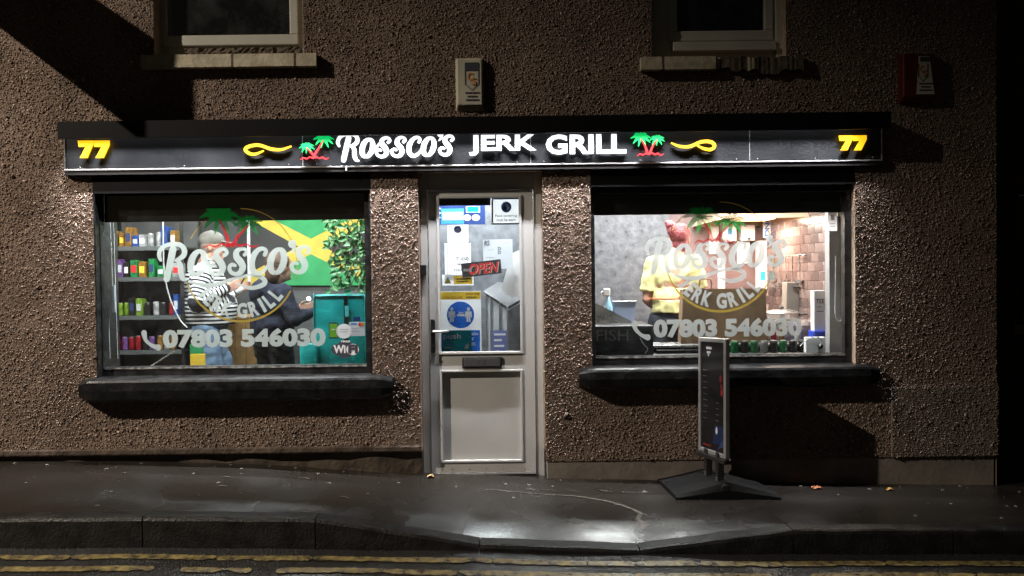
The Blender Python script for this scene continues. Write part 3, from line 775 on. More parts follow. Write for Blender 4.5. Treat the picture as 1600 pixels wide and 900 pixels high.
decal(wl, (244, 376, 487, 440), (376, 414, 88), (254, 513, 509, 543), [(225,520),(227,530),(233,537),(240,541),(247,543)],
      ([(343,340,32),(388,350,24)], (361,384), (318,404,386)), M['vinyl'], M['vred'], [(297,440),(318,446),(340,444),(365,436),(392,430),(411,435),(412,444),(392,450),(368,443)], 222, 318)
decal(wr, (1006, 368, 1230, 428), (1125, 401, 85.5), (1021, 497, 1253, 527), [(991,505),(993,514),(999,521),(1005,525),(1012,527)],
      ([(1097,340,31),(1142,347,24)], (1116,376), (1085,1148,379)), M['vinyl_r'], M['vdred'], [(1055,430),(1075,435),(1095,433),(1120,425),(1145,420),(1162,426),(1158,435),(1140,439),(1122,433)], 222, 318)
# stickers on the left glass
def sticker(name, label, rects, Y, parent=None):
    """rects: list of (px rect, material[, 'disc'])"""
    b = MB(); ms = []
    for i, q in enumerate(rects):
        m_ = M[q[1][1:]] if q[1][0] == '!' else M['p_'+q[1]]
        if m_ not in ms: ms.append(m_)
        k = ms.index(m_); yy = Y-.0006*i
        if len(q) > 2 and q[2] == 'disc':
            a = R(*q[0], yy); b.disc((a[0]+a[1])/2, (a[2]+a[3])/2, (a[1]-a[0])/2, yy, 0, k, rz=(a[3]-a[2])/2)
        elif len(q) > 2 and q[2] == 'frame':
            (u0, v0, u1, v1), th = q[0], q[3]
            for rr4 in ((u0, v0, u1, v0+th), (u0, v1-th, u1, v1), (u0, v0+th, u0+th, v1-th), (u1-th, v0+th, u1, v1-th)): b.quad(*R(*rr4, yy), yy, k)
        elif len(q) > 2 and q[2] == 'poly':
            b.poly([P(u, v, yy) for u, v in q[0]], yy, 0, k)
        elif len(q) > 2:
            text_into(b, q[2], R(*q[0], yy), yy, 0, q[3] if len(q) > 3 else .02, q[4] if len(q) > 4 else 0, k, q[5] if len(q) > 5 else 0)
        else: b.quad(*R(*q[0], yy), yy, k)
    o = b.build(name, ms, parent, recalc=False)
    if not parent: tag(o, label, 'sticker')
    return o
SY = GY-.006
sticker('wifi_sticker', 'black oval free wifi sticker on window in front of teal bag', [((517,535,562,557),'!ink','disc'),((526,531,552,560),'!ink','disc'),((541,537,561,555),'!white_paper','disc'),((533,532,547,535),'!white_paper','FREE',.04),((521,539,540,552),'!white_paper','Wi',.04),((544,538,559,552),'!ink','Fi',.05)], SY)
sticker('phone_sticker', 'green phone shaped sticker beside white disc on window', [((514,504,528,529),'ink'),((515,506,527,527),'lime'),((525,506,550,529),'white_paper','disc'),((518,514,524,516),'white_paper'),((531,514,545,515),'grey_ink'),((531,518,543,519),'grey_ink')], SY)
sticker('payment_sticker', 'pale bank card sticker with red and orange dots on window', [((546,503,570,525),'grey_paper'),((552,495,563,502),'navy'),((548,505,558,507),'blue'),((560,504,565,510),'red','disc'),((563,504,569,510),'orange','disc'),((548,513,560,514),'grey_ink'),((548,517,562,518),'grey_ink')], SY)
sticker('window_notice', 'small white notice at the edge of the kitchen window', [((1294,332,1308,361),'white_paper'),((1298,336,1304,344),'grey_ink'),((1297,349,1305,350),'grey_ink'),((1297,353,1305,354),'grey_ink')], SY)

# ================================================================== upstairs windows
def upper(px_open, frame_px, right_w, ledge):
    x0, x1, z0, z1 = px_open
    YF = .12
    fx0, fx1, fz0, _ = R(frame_px[0], 0, frame_px[1], frame_px[2], YF)
    fz0 = P((frame_px[0]+frame_px[1])/2, frame_px[2], YF)[1]; gz = P(frame_px[0], frame_px[3], YF)[1]
    tw = right_w*(YF-CAM_Y)/FPX; zt_ = z1-.02
    b = MB(); b.box(x0+.002, fx0, YF, YF+.06, z0, zt_); b.box(fx1, x1-.002, YF, YF+.06, z0, zt_); b.box(fx0, fx1, YF+.005, YF+.06, z0, fz0)
    w = b.build('upper_window', M['upvc_old'], bld)
    b = MB(); b.box(fx0, fx1, YF-.02, YF+.03, fz0, gz); b.box(fx1-tw, fx1, YF-.02, YF+.03, gz, zt_-.01); b.box(fx0, fx0+tw, YF-.02, YF+.03, gz, zt_-.01); b.box(fx0+tw, fx1-tw, YF-.02, YF+.03, zt_-.07, zt_-.01)
    b.build('sash', M['upvc_old'], w, bevel=.006)
    MB().box(fx0+tw, fx1-tw, YF, YF+.008, gz, zt_-.07).build('pane', M['glass_dark'], w)
    MB().box(x0-.1, x1+.1, .9, .92, z0-.2, z1+.2).build('dark_backing', mat('dark_room', (.012, .012, .012), .9), w)  # near-black sheet standing in for the darkness of the unlit room
    for k in range(ledge): MB().box(fx0+.02, fx1+.01, YF-.05-.012*k, YF+.01, fz0-.045-.035*k, fz0-.012-.035*k).build('ledge', M['upvc_old'], w, bevel=.004)
    return w
uw1 = upper(UL, (250, 466, 72, 57), 13, 0)
uw2 = upper(UR, (1045, 1206, 65, 50), 13, 2)
MB().box(*R(1211, -200, 1224, 84, .1)[:2], .085, .119, UR[2]+.002, UR[3]-.03).build('jamb_board', M['upvc_old'], uw2, bevel=.003)
def broken_sill(px, cuts, parent, seed, rough_right=0):
    x0, x1, z0, z1 = R(*px, -.05); rr = random.Random(seed); n = 70; b = MB(); vv = []; mi = []
    for i in range(n+1):
        u = i/n; bad = rough_right and u > rough_right
        dz = (.009*math.sin(u*31+seed)+.006*math.sin(u*73)+rr.uniform(-.002, .002)) if bad else rr.uniform(-.0015, .0015); dy = (.016+.010*math.sin(u*17+1)+rr.uniform(0, .008)) if bad else 0
        zz0 = z0 + dz*(1.6 if bad else 1) - (.028*max(0, math.sin((u-rough_right)*8.5-1.4)) if bad else 0); zz1 = z1 + ((-.006+.006*math.sin(u*52)) if bad else 0)
        vv += [(x0+(x1-x0)*u, .1, zz1), (x0+(x1-x0)*u, -.06+dy, zz1), (x0+(x1-x0)*u, -.065+dy, zz0), (x0+(x1-x0)*u, .02, zz0)]
    fs = []; ms = []
    for i in range(n):
        u = i/n
        mm = 1 if (rough_right and u > rough_right+.012*math.sin(i) and not .655 < u < .69) or any(abs(u-c) < .008 for c in cuts) else 0
        for j in range(3): b.add([], []); fs.append((i*4+j, (i+1)*4+j, (i+1)*4+j+1, i*4+j+1)); ms.append(mm)
    fs += [(0,1,2,3), tuple(n*4+j for j in range(4))]; ms += [0, 1]
    base = len(b.v); b.v += vv; b.f += [list(f) for f in fs]; b.m += ms
    b.build('stone_sill', [M['peel'], M['bare']], parent)
broken_sill((222, 85, 494, 105), (.51, .87), uw1, 3)
broken_sill((1002, 88, 1255, 108), (.13,), uw2, 5, .46)
b = MB(); x0, x1, z0, z1 = R(285, 72, 470, 86, .0); rr = random.Random(2)
b.grid(lambda u, v: (x0+(x1-x0)*u, .03+rr.uniform(0, .02), z0+(z1-z0)*v), 40, 4); b.build('mortar_bed', M['bare'], uw1)

# ================================================================== door
YD = .095
fx0, fx1, fz0, fz1 = OD[0]+.001, OD[1]-.001, P(755, 741, YD)[1], OD[3]-.001
lx0, lx1, lz0, lz1 = R(672, 298, 835, 738, YD)
b = MB(); b.box(fx0, lx0-.004, YD-.01, YD+.06, fz0-.1, fz1); b.box(lx1+.004, fx1, YD-.01, YD+.06, fz0-.1, fz1); b.box(lx0-.004, lx1+.004, YD-.01, YD+.06, lz1+.004, fz1)
door = b.build('door', M['upvc'], bld, bevel=.005); tag(door, 'grey white plastic door with glazed top half')
MB().box(fx0-.0, fx1, .02, YD+.06, -.4, fz0-.012).build('threshold', mat('worn_threshold', (.14,.12,.10), .7, var=.4, vscale=20), door)
MB().box(lx0, lx1, YD-.03, YD+.03, lz0-.014, lz0-.002).build('weather_bar', M['alu'], door)
gx0, gx1, gz0, gz1 = R(685, 307, 815, 552, YD); px0, px1, pz0, pz1 = R(691, 578, 820, 719, YD)
b = MB(); b.box(lx0, gx0, YD-.02, YD+.04, lz0, lz1); b.box(gx1, lx1, YD-.02, YD+.04, lz0, lz1)
b.box(gx0, gx1, YD-.02, YD+.04, gz1, lz1); b.box(gx0, gx1, YD-.02, YD+.04, pz1, gz0); b.box(gx0, gx1, YD-.02, YD+.04, lz0, pz0)
leaf = b.build('leaf', M['upvc'], door)
def beads(x0, x1, z0, z1, w, Y, parent):
    b = MB()
    for (a, c, e, f) in ((x0, x0+w, z0, z1), (x1-w, x1, z0, z1), (x0+w, x1-w, z0, z0+w), (x0+w, x1-w, z1-w, z1)): b.box(a, c, Y, Y+.03, e, f)
    b.build('beading', M['upvc'], parent, bevel=.003)
beads(gx0-.004, gx1+.004, gz0-.004, gz1+.004, .018, YD-.031, door); beads(gx0+.002, gx1-.002, pz0-.012, pz1+.006, .016, YD-.029, door)
MB().box(gx0+.002, gx1-.002, YD+.003, YD+.02, pz0-.01, pz1+.01).build('panel', M['upvc'], door)
MB().box(gx0, gx1, YD+.0, YD+.008, gz0, gz1).build('pane', M['glass'], door)
x0, x1, z0, z1 = R(722, 558, 784, 575, YD-.03)
b = MB(); b.box(x0, x1, YD-.033, YD-.015, z0, z1); b.build('letterbox', M['plastic_black'], door, bevel=.004)
MB().box(x0+.012, x1-.012, YD-.037, YD-.0332, z0+.012, z1-.010).build('letter_flap', mat('grey_metal_flap', (.22,.22,.22), .35, metal=.8), door, bevel=.003)
b = MB()
for dx in (-6, 4): 
    a, c = P(753+dx, 566, YD-.0385); s_ = .0015
    b.stroke([(a-.010, c+.014), (a+.014, c+.014), (a-.002, c-.014)], .006, YD-.0385, 0, sub=1)
b.build('numeral', M['ink'], door)
# handle
x0, x1, z0, z1 = R(673, 499, 680, 552, YD-.03)
hd = MB().box(x0, x1, YD-.034, YD-.02, z0, z1).build('handle', M['plastic_black'], door, bevel=.006)
x, z = P(677, 518, YD-.06)
MB().tube([(x, YD-.03, z), (x, YD-.075, z), (x+.02, YD-.085, z), (x+.115, YD-.08, z)], [.009, .009, .009, .0075], 10, sub=3).build('handle', M['steel'], door, smooth=True)
x, z = P(676, 540, YD-.03); MB().lathe((x, YD-.036, z), [(.006, 0), (.006, .004)], 10, axis='y').build('lock', M['steel'], door)
for px in (690, 706, 733, 759, 785, 819):
    x, z = P(px, 733 - (px-690)*.01, YD-.02); MB().lathe((x, YD-.0255, z), [(.003, 0), (.005, .003), (.005, .006)], 8, axis='y').build('screw', M['steel'], door)
x0, x1, z0, z1 = R(656, 414, 666, 430, YD-.02)
MB().box(x0, x1, YD-.04, YD-.01, z0, z1).build('bell_push', M['plastic_black'], door, bevel=.003)

# ================================================================== alarm boxes
def alarm(px, label, body_m, plate, depth):
    x0, x1, z0, z1 = R(*px, -depth); cx = (x0+x1)/2
    t = thing('alarm_box', label, 'alarm box', (cx, 0, z0))
    b = MB(); i = .02
    vv = [(x0-.008,0.004,z0-.012),(x1+.008,0.004,z0-.012),(x1+.008,0.004,z1+.006),(x0-.008,0.004,z1+.006),(x0+.006,-depth,z0+.03),(x1-.004,-depth,z0+.03),(x1-.004,-depth,z1-.01),(x0+.006,-depth,z1-.01)]
    b.add(vv, [(0,1,2,3),(4,5,6,7),(0,1,5,4),(1,2,6,5),(2,3,7,6),(3,0,4,7)])
    b.build('casing', body_m, t, bevel=.007)
    pl = plate; yy = -depth-.0045
    x0, x1, z0, z1 = R(*pl, yy); w, h = x1-x0, z1-z0
    b = MB(); ms = [M['plate_cream'], M['ink'], M['orange']]
    def q(pts): return [(x0+a*w, z0+c*h) for a, c in pts]
    if body_m == M['alarm_red']: b.poly(q([(0,0),(1,0),(.72,1),(.12,1)]), yy, .001, 0)
    else: b.quad(x0, x1, z0, z1, yy, 0)
    b.build('face_plate', ms, t, recalc=False)
    b = MB(); b.poly(q([(.12,.80),(.88,.80),(.88,1.0),(.12,1.0)]) if body_m != M['alarm_red'] else q([(.2,.86),(.72,.86),(.70,.98),(.2,.98)]), yy-.003, 0)
    sh = [(.14,.80),(.14,.48),(.5,.34),(.86,.48),(.86,.80)]; k = .72 if body_m == M['alarm_red'] else 1
    b.stroke([(x0+a*w*k, z0+c*h) for a, c in sh], .006, yy-.003, 0, sub=1)
    for j, (a, c) in enumerate(((.14, .9), (.24, .78), (.16, .88))): b.quad(x0+a*w, x0+c*w, z0+h*(.26-.085*j), z0+h*(.295-.085*j), yy-.003, 0)
    b.build('printing', M['ink'], t, recalc=False)
    b = MB()
    text_into(b, 'C', (x0+w*.26*k, x0+w*.56*k, z0+h*.56, z0+h*.76), yy-.004, 0, .03); text_into(b, 'S', (x0+w*.46*k, x0+w*.74*k, z0+h*.46, z0+h*.64), yy-.005, 0, .03)
    b.build('emblem', M['orange'], t, recalc=False)
    return t
M['plate_cream'] = mat('alarm_plate', (.62, .60, .48), .45, var=.1); M['alarm_cream'] = mat('alarm_cream', (.60, .57, .42), .5, var=.12, vscale=9)
M['alarm_red'] = mat('alarm_red', (.12, .016, .012), .45, var=.3, vscale=9)
alarm((713, 90, 754, 170), 'cream alarm box with shield emblem above the shop sign', M['alarm_cream'], (723, 98, 752, 163), .045)
alarm((1411, 82, 1462, 158), 'dark red alarm box with tapering white plate on the wall', M['alarm_red'], (1432, 88, 1460, 147), .065)
# ================================================================== rooms behind the glass
FZ, CZ = 0.10, 2.45
M['wall_dark'] = mat('dark_grey_wall', (.10, .104, .106), .7, var=.35, vscale=4, bump=.2, bscale=20)
M['wall_mott'] = mat('mottled_steel_wall', (.11, .114, .13), .4, col2=(.065, .068, .078), vscale=15, bump=.3, bscale=40, rvar=.15)
M['wall_part'] = mat('grey_partition', (.11, .115, .13), .5, col2=(.05, .055, .065), vscale=16)
M['ceil'] = mat('white_ceiling', (.6, .6, .58), .8)
M['wall_mauve'] = mat('mauve_wall', (.12, .075, .075), .6, var=.3, vscale=5)
M['lino'] = mat('floor_lino', (.12, .11, .1), .5, var=.2)
def room(x0, x1, y1, back, side, right=None):
    MB().box(x0, x1, .301, y1, FZ-.05, FZ).build('interior_floor', M['lino'], bld)
    MB().box(x0, x1, .301, y1, CZ, CZ+.05).build('interior_ceiling', M['ceil'], bld)
    w = MB().box(x0, x1, y1, y1+.05, FZ-.05, CZ).build('interior_wall', back, bld)
    MB().box(x0-.03, x0, .301, y1, FZ-.05, CZ).build('interior_wall', side, bld)
    r = MB().box(x1, x1+.03, .301, y1, FZ-.05, CZ).build('interior_wall', right or side, bld)
    return w, r
room(-4.3, -1.0, 2.5, M['wall_dark'], M['wall_dark'])
room(-.93, .27, 1.15, M['wall_part'], M['wall_part'])
XS = 2.42
bw, sw = room(.34, XS, 1.9, M['wall_mauve'], M['wall_part'], M['wall_mauve'])
for (x0, x1, g, dp) in ((OL[0]-.05, OL[1]+.05, GL, .2), (OR[0]-.05, OR[1]+.05, GR, .62)):
    MB().box(x0, x1, GY+.031, dp, g[2]-.06, g[2]-.012).build('window_board', mat('window_board', (.05, .05, .05), .5, var=.3), bld, bevel=.004)
def ceiling_light(x, y, sx, sy, power, col, label, z=CZ):
    t = thing('ceiling_light', label, 'ceiling light', (x, y, z))
    MB().box(x-sx/2, x+sx/2, y-sy/2, y+sy/2, z-.03, z).build('tray', M['white_paper'], t)
    MB().box(x-sx/2+.02, x+sx/2-.02, y-sy/2+.02, y+sy/2-.02, z-.034, z-.0305).build('diffuser', emit('diffuser', col, 2.0), t)
    area('panel_light', (x, y, z-.04), (0, 0, 0), sx-.05, sy-.05, power, col, t)
ceiling_light(-2.3, .41, 1.9, .18, ROOM_L, (.93, .97, 1.0), 'white ceiling light panel in the customer area')
ceiling_light(-2.0, 1.75, 1.8, .3, ROOM_L*.4, (.95, .98, 1.0), 'white ceiling light panel over the flag wall')
ceiling_light(-.3, .92, .8, .16, ROOM_D*.5, (.95, .98, 1.0), 'white ceiling light panel over the inner partition')
ceiling_light(-.3, .40, .8, .16, ROOM_D*.6, (.92, .96, 1.0), 'white ceiling light panel behind the door')
ceiling_light(1.25, 1.25, 1.3, .22, ROOM_R*.55, (1.0, .98, .97), 'white ceiling light panel above the cook')
ceiling_light(1.3, .41, 1.5, .18, ROOM_R*.6, (1.0, .97, .95), 'white ceiling light panel in the kitchen')

# ---- flag on the back wall
YB = 2.47
fl = thing('wall_flag', 'green, black and yellow flag hung on the dark back wall', 'flag', (P(487, 443, YB)[0], YB, P(487, 443, YB)[1]))
def flagpoly(pts, m_, name, k):
    MB().poly([P(a, c, YB-.001*k) for a, c in pts], YB-.002*k, .002).build(name, m_, fl)
fm = {c: mat('flag_'+c, v, .75, var=.15, vscale=6, bump=.25, bscale=14) for c, v in dict(green=(.03, .30, .10), gold=(.62, .47, .07), black=(.035, .035, .035)).items()}
flagpoly([(372,324),(600,324),(600,446),(372,446)], fm['gold'], 'gold_cross', 1)
flagpoly([(390,324),(582,324),(486,373)], fm['green'], 'green_field', 2)
flagpoly([(390,446),(582,446),(486,397)], fm['green'], 'green_field', 2)
flagpoly([(372,333),(372,437),(466,385)], fm['black'], 'black_field', 2)
flagpoly([(600,333),(600,437),(506,385)], fm['black'], 'black_field', 2)
# ---- trellis with leaves
YT = .95
x0, x1, z0, z1 = R(513, 300, 590, 456, YT)
tr = thing('leaf_trellis', 'expanding wooden trellis covered with green artificial leaves', 'trellis', (x0, YT, z0))
M['trellis'] = mat('trellis_wood', (.22, .15, .08), .7, var=.3)
for i in range(-5, 9):
    for s_ in (1, -1):
        pts = []
        for k in range(9):
            zz = z0+(z1-z0)*k/8; xx = x0+.075*i+s_*(zz-z0)*.55
            if x0-.01 <= xx <= x1: pts.append((xx, YT+.004*s_, zz))
        if len(pts) > 1: MB().tube([pts[0], pts[-1]], .004, 5).build('trellis_slat', M['trellis'], tr)
leafm = [mat('leaf_green_%d' % i, c, .5, var=.3, vscale=20) for i, c in enumerate([(.035, .14, .035), (.06, .20, .06), (.12, .28, .12)])]
lmesh = []
for m_ in leafm:
    b = MB(); b.add([(0,0,0),(.018,-.006,.02),(.016,-.004,.045),(0,0,.07),(-.016,-.004,.045),(-.018,-.006,.02),(0,.004,.034)], [(0,1,6),(1,2,6),(2,3,6),(3,4,6),(4,5,6),(5,0,6)])
    lmesh.append(b.mesh('leaf', m_, recalc=False))
for i in range(290):
    o = bpy.data.objects.new('leaf', lmesh[random.choice((0, 1, 1, 2))])
    u = random.random()
    o.location = (x0+.005+(x1-x0)*u, YT-.015-random.uniform(0, .03), z0+.01+(z1-z0-.05)*random.random())
    o.rotation_euler = (random.uniform(-.5, .5), random.uniform(-1.9, 1.9)+2.6*(random.random() < .6), random.uniform(-.9, .9)); o.scale = [random.uniform(.8, 1.2)]*3
    link(o, tr)
# ---- teal delivery bag
YG = .75
x0, x1, z0, z1 = R(489, 460, 573, 584, YG); z0 = .62
M['tealbag'] = mat('teal_fabric', (.0, .235, .23), .42, var=.3, vscale=6, bump=.5, bscale=9, rvar=.1)
bag = thing('delivery_bag', 'teal insulated delivery bag with black strap on the window ledge', 'bag', ((x0+x1)/2, YG, z0))
bench = thing('low_bench', 'black bench under the teal delivery bag', 'bench', ((x0+x1)/2-.1, YG+.1, FZ))
MB().box(x0-.25, x1+.05, YG-.1, YG+.34, .585, .6205).build('seat', M['black_matt'], bench)
for bx0 in (x0-.22, x1): MB().box(bx0-.02, bx0+.02, YG-.06, YG+.3, FZ, .5845).build('leg', M['black_matt'], bench)
MB().box(x0, x1, YG, YG+.26, z0, z1).build('body', M['tealbag'], bag, bevel=.03, smooth=True, seg=4)
b = MB(); b.tube([(x0+.012, YG+.006, z0+.03), (x0+.012, YG-.003, z1-.04), (x0+.04, YG-.003, z1-.014), (x1-.04, YG-.003, z1-.014), (x1-.012, YG-.003, z1-.05), (x1-.012, YG+.006, z0+.03)], .006, 6, sub=3); b.build('piping', M['tealbag'], bag, smooth=True)
sx_ = P(540, 480, YG)[0]; MB().box(sx_-.014, sx_+.014, YG-.008, YG+.003, z0+.20, z1-.008).build('strap', M['black_matt'], bag, bevel=.002)
MB().box(sx_-.004, sx_+.03, YG-.014, YG-.0085, P(540, 495, YG)[1], P(540, 478, YG)[1]).build('buckle', mat('teal_buckle', (.05, .35, .36), .4), bag, bevel=.002)
x0, x1, z0, z1 = R(472, 535, 500, 584, YG+.02)
MB().box(x0, x1, YG-.06, YG-.004, .62, z1).build('side_pocket', M['tealbag'], bag, bevel=.015, smooth=True)

# ---- shelves of drinks on the left
YS = 1.15
M['dark_steel'] = mat('dark_steel', (.06, .065, .065), .3, metal=.5, var=.3)
def shelf_px(px, py, Y): return P(px, py, Y)
x0, x1 = P(152, 450, YS)[0], P(285, 450, YS)[0]
rack = thing('drinks_shelves', 'dark steel shelving of drinks and boxes behind the left glass', 'shelves', ((x0+x1)/2, YS, FZ))
levels = [386, 434, 494, 548, 600]
for x in (x0, x1):
    for y in (YS, YS+.4): MB().box(x-.012, x+.012, y-.012, y+.012, FZ, 2.1).build('post', M['black_paint'], rack)
MB().box(x0, x1, YS+.41, YS+.42, FZ+.1, 2.1).build('back_panel', M['wall_dark'], rack)
cols = {'red': (.5, .02, .03), 'green': (.03, .4, .12), 'blue': (.03, .12, .5), 'purple': (.28, .12, .42), 'white': (.7, .7, .7), 'lime': (.3, .5, .05), 'amber': (.5, .25, .05), 'black': (.03, .03, .03)}
pm = {k: mat('pack_'+k, tuple(q*.5 for q in v), .3, var=.6, vscale=30) for k, v in cols.items()}
ord_ = ['top', 'second', 'third', 'fourth', 'lowest']
rows = []
stock = random.Random(14)
mix = [['white', 'blue', 'amber', 'white', 'red', 'black', 'black'], ['purple', 'amber', 'green', 'green', 'black', 'black', 'white'], ['lime', 'blue', 'red', 'white', 'black', 'blue', 'black'], ['amber', 'red', 'red', 'purple', 'black', 'white', 'red']]
for li in range(4):
    row = []; px = 163
    while px < 276:
        kd = 'carton' if stock.random() < (.75 if li < 2 else .3) else 'can'
        wd = stock.choice((8, 9, 10, 12)) if kd == 'carton' else 9.5
        row.append((kd, stock.choice(mix[li]), px+wd/2, wd, stock.uniform(18, 34) if kd == 'carton' else stock.uniform(20, 23)))
        px += wd+stock.choice((.6, .8, 1.5, 4))
    rows.append(row)
for li, py in enumerate(levels):
    z = P(218, py, YS)[1]
    MB().box(x0+.013, x1-.013, YS-.01, YS+.405, z-.018, z).build('shelf', M['dark_steel'], rack)
    MB().box(x0+.013, x1-.013, YS-.014, YS-.0105, z-.03, z+.006).build('price_rail', mat('price_rail', (.10, .11, .11), .3), rack)
    if li >= len(rows): continue
    for ri, (kind, c, px, w, h) in enumerate(rows[li]):
        lf = rows[li][ri-1][1] if ri else None; rt = rows[li][ri+1][1] if ri+1 < len(rows[li]) else None
        s = (YS+.08-CAM_Y)/FPX; w_, h_ = w*s, h*s; x = P(px, py, YS+.06)[0]
        lab = '%s drink %s on the %s shelf, %s' % (c, kind, ord_[li], 'between %s and %s ones' % (lf, rt) if lf and rt else 'at the end beside a %s one' % (lf or rt))
        if kind == 'can':
            r = w_*.46; b = MB(); b.lathe((x, YS+.06, z), [(r*.8, 0), (r, .008), (r, h_-.012), (r*.82, h_)], 14)
            o = b.build('drink_can', [pm[c]], smooth=False)
            tag(o, lab, 'can', 'cans of drink')
            MB().lathe((x, YS+.06, z+h_), [(r*.8, 0.0005), (r*.78, .003)], 14).build('lid', M['steel'], o)
        else:
            o = MB().box(x-w_*.46, x+w_*.46, YS+.02, YS+.14, z, z+h_).build('drink_carton', pm[c], bevel=.003)
            tag(o, lab, 'carton', 'drink cartons on the dark rack')
            MB().box(x-w_*.33, x+w_*.33, YS+.0175, YS+.0195, z+h_*.3, z+h_*.7).build('printed_panel', M[['white_paper', 'yellow', 'grey_paper', 'red', 'navy'][(ri*3+li) % 5]], o)
# cords, counter, bin, frame strip
x, z = P(281, 345, 1.9); MB().box(x-.02, x+.02, 1.9, 1.94, FZ, CZ).build('door_post', M['white_paper'], bld)
x, z = P(388, 345, .9)
o = MB().tube([(x, .9, CZ), (x, .9, P(388, 440, .9)[1])], .012, 8).build('light_cord', M['white_paper']); tag(o, 'white hanging cord between the two customers', 'cord')
pts = [(255,300),(255,380),(257,430),(266,468),(280,498),(292,512)]
o = MB().tube([(P(a, c, .45)[0], .45, P(a, c, .45)[1]) for a, c in pts[1:]][:0] + [(P(255,300,.45)[0], .45, CZ)] + [(P(a, c, .45)[0], .45, P(a, c, .45)[1]) for a, c in pts[1:]], .006, 6, sub=4).build('hanging_cable', mat('clear_cable', (.6, .62, .62), .3)); tag(o, 'pale cable curving down beside the drinks shelves', 'cable')
for px, py0, py1 in ((172, 380, 560), (177, 380, 470), (184, 480, 560)):
    xx, zz = P(px, py1, .16); (MB().tube([(xx-.01, .16, zbl+.02), (xx, .16, zz)], .0022, 5).build('blind_cord', M['white_paper'], wl))
x, z = P(178, 445, .16); MB().box(x-.01, x+.01, .148, .165, P(178, 488, .16)[1], P(178, 446, .16)[1]).build('cord_weight', M['grey_paper'], wl, bevel=.003)
YC = 1.75
x0, x1, z0, z1 = R(352, 494, 400, 640, YC)
M['wood'] = mat('oak_counter', (.42, .24, .09), .45, var=.35, vscale=12)
ct = thing('wood_counter', 'oak counter standing behind the striped customer', 'counter', ((x0+x1)/2, YC, FZ))
MB().box(x0-.02, x1+.25, YC-.02, YC+.5, z1-.03, z1).build('worktop', M['wood'], ct, bevel=.004)
for i in range(5): MB().box(x0+i*.1, x0+i*.1+.096, YC, YC+.02, FZ, z1-.03).build('board', M['wood'], ct, bevel=.002)
MB().box(x0, x0+.5, YC+.021, YC+.45, FZ, z1-.031).build('carcass', M['black_matt'], ct)
x0, x1, z0, z1 = R(297, 536, 320, 600, .8)
fs_ = thing('floor_sign', 'yellow and green board leaning beside the customer in jeans', 'board', ((x0+x1)/2, .8, FZ))
MB().box(x0, x1, .8, .82, FZ, P(308, 553, .8)[1]).build('yellow_panel', M['yellow'], fs_, bevel=.003)
MB().box(x0, x1-.02, .802, .822, P(308, 553, .8)[1]+.001, P(308, 538, .8)[1]).build('green_panel', fm['green'], fs_)
# slanted rail at the bottom left of the window
a, c = P(226, 572, .3), P(272, 549, .3)
tag(MB().tube([(a[0], .3, a[1]-.03), (c[0], .3, c[1])], .006, 6).build('sloping_rail', M['steel']), 'thin sloping steel rail low in front of the drinks shelves', 'rail')

# ================================================================== people
def sph(b, c, r, fr, n=14, m_=8):
    """ellipsoid, radii along (forward, left, up) of frame fr"""
    F, L, U = fr; c = Vector(c); vv = []
    for i in range(m_+1):
        a = math.pi*i/m_
        for j in range(n):
            t = 2*math.pi*j/n
            vv.append(c + F*(r[0]*math.sin(a)*math.cos(t)) + L*(r[1]*math.sin(a)*math.sin(t)) + U*(r[2]*math.cos(a)))
    b.add(vv, [(i*n+j, i*n+(j+1) % n, (i+1)*n+(j+1) % n, (i+1)*n+j) for i in range(m_) for j in range(n)])
def cap(b, p0, p1, r0, r1, n=12):
    p0, p1 = Vector(p0), Vector(p1); d = (p1-p0).normalized(); pts = []; rs = []
    for a in (80, 60, 35, 0): pts.append(p0-d*r0*math.sin(rad(a))); rs.append(r0*math.cos(rad(a)))
    for a in (0, 35, 60, 80): pts.append(p1+d*r1*math.sin(rad(a))); rs.append(r1*math.cos(rad(a)))
    b.tube(pts, rs, n)
def fold_texture(sc):
    t = bpy.data.textures.new('folds', 'CLOUDS'); t.noise_scale = sc; t.noise_depth = 1; return t
FOLDS = fold_texture(.09)
def fuse(b, name, mats, parent, voxel, smooth=4, attr=None, folds=0.0):
    """melt overlapping volumes into one continuous skin"""
    tmp = bpy.data.objects.new('tmp', b.mesh('tmp', mats)); COL.objects.link(tmp)
    r = tmp.modifiers.new('r', 'REMESH'); r.mode = 'VOXEL'; r.voxel_size = voxel; r.use_smooth_shade = True
    s = tmp.modifiers.new('s', 'SMOOTH'); s.iterations = smooth; s.factor = .5
    if folds: dm = tmp.modifiers.new('f', 'DISPLACE'); dm.texture = FOLDS; dm.strength = folds; dm.mid_level = .5; dm.texture_coords = 'GLOBAL'
    dg = bpy.context.evaluated_depsgraph_get(); dg.update()
    me = bpy.data.meshes.new_from_object(tmp.evaluated_get(dg), depsgraph=dg)
    bpy.data.objects.remove(tmp); me.name = name
    if not me.materials: me.materials.append(mats)
    if attr:
        co = np.empty(len(me.vertices)*3); me.vertices.foreach_get('co', co); co = co.reshape(-1, 3)
        best = np.full(len(co), 1e9); val = np.zeros(len(co))
        for (a, c, bias, off) in attr:
            a, c = np.array(a), np.array(c); d = c-a; L = np.linalg.norm(d); t = np.clip(((co-a)@d)/L**2, 0, 1)
            ds = np.linalg.norm(co-(a+t[:, None]*d), axis=1)-bias; k = ds < best
            best[k] = ds[k]; val[k] = (t*L+off)[k]
        at = me.attributes.new('stripe', 'FLOAT', 'POINT'); at.data.foreach_set('value', val.astype(np.float32))
    me.shade_smooth()
    return link(bpy.data.objects.new(name, me), parent)
random.seed(21)
M['skin'] = mat('skin', (.50, .27, .19), .5, var=.12, vscale=14, sub=.12)
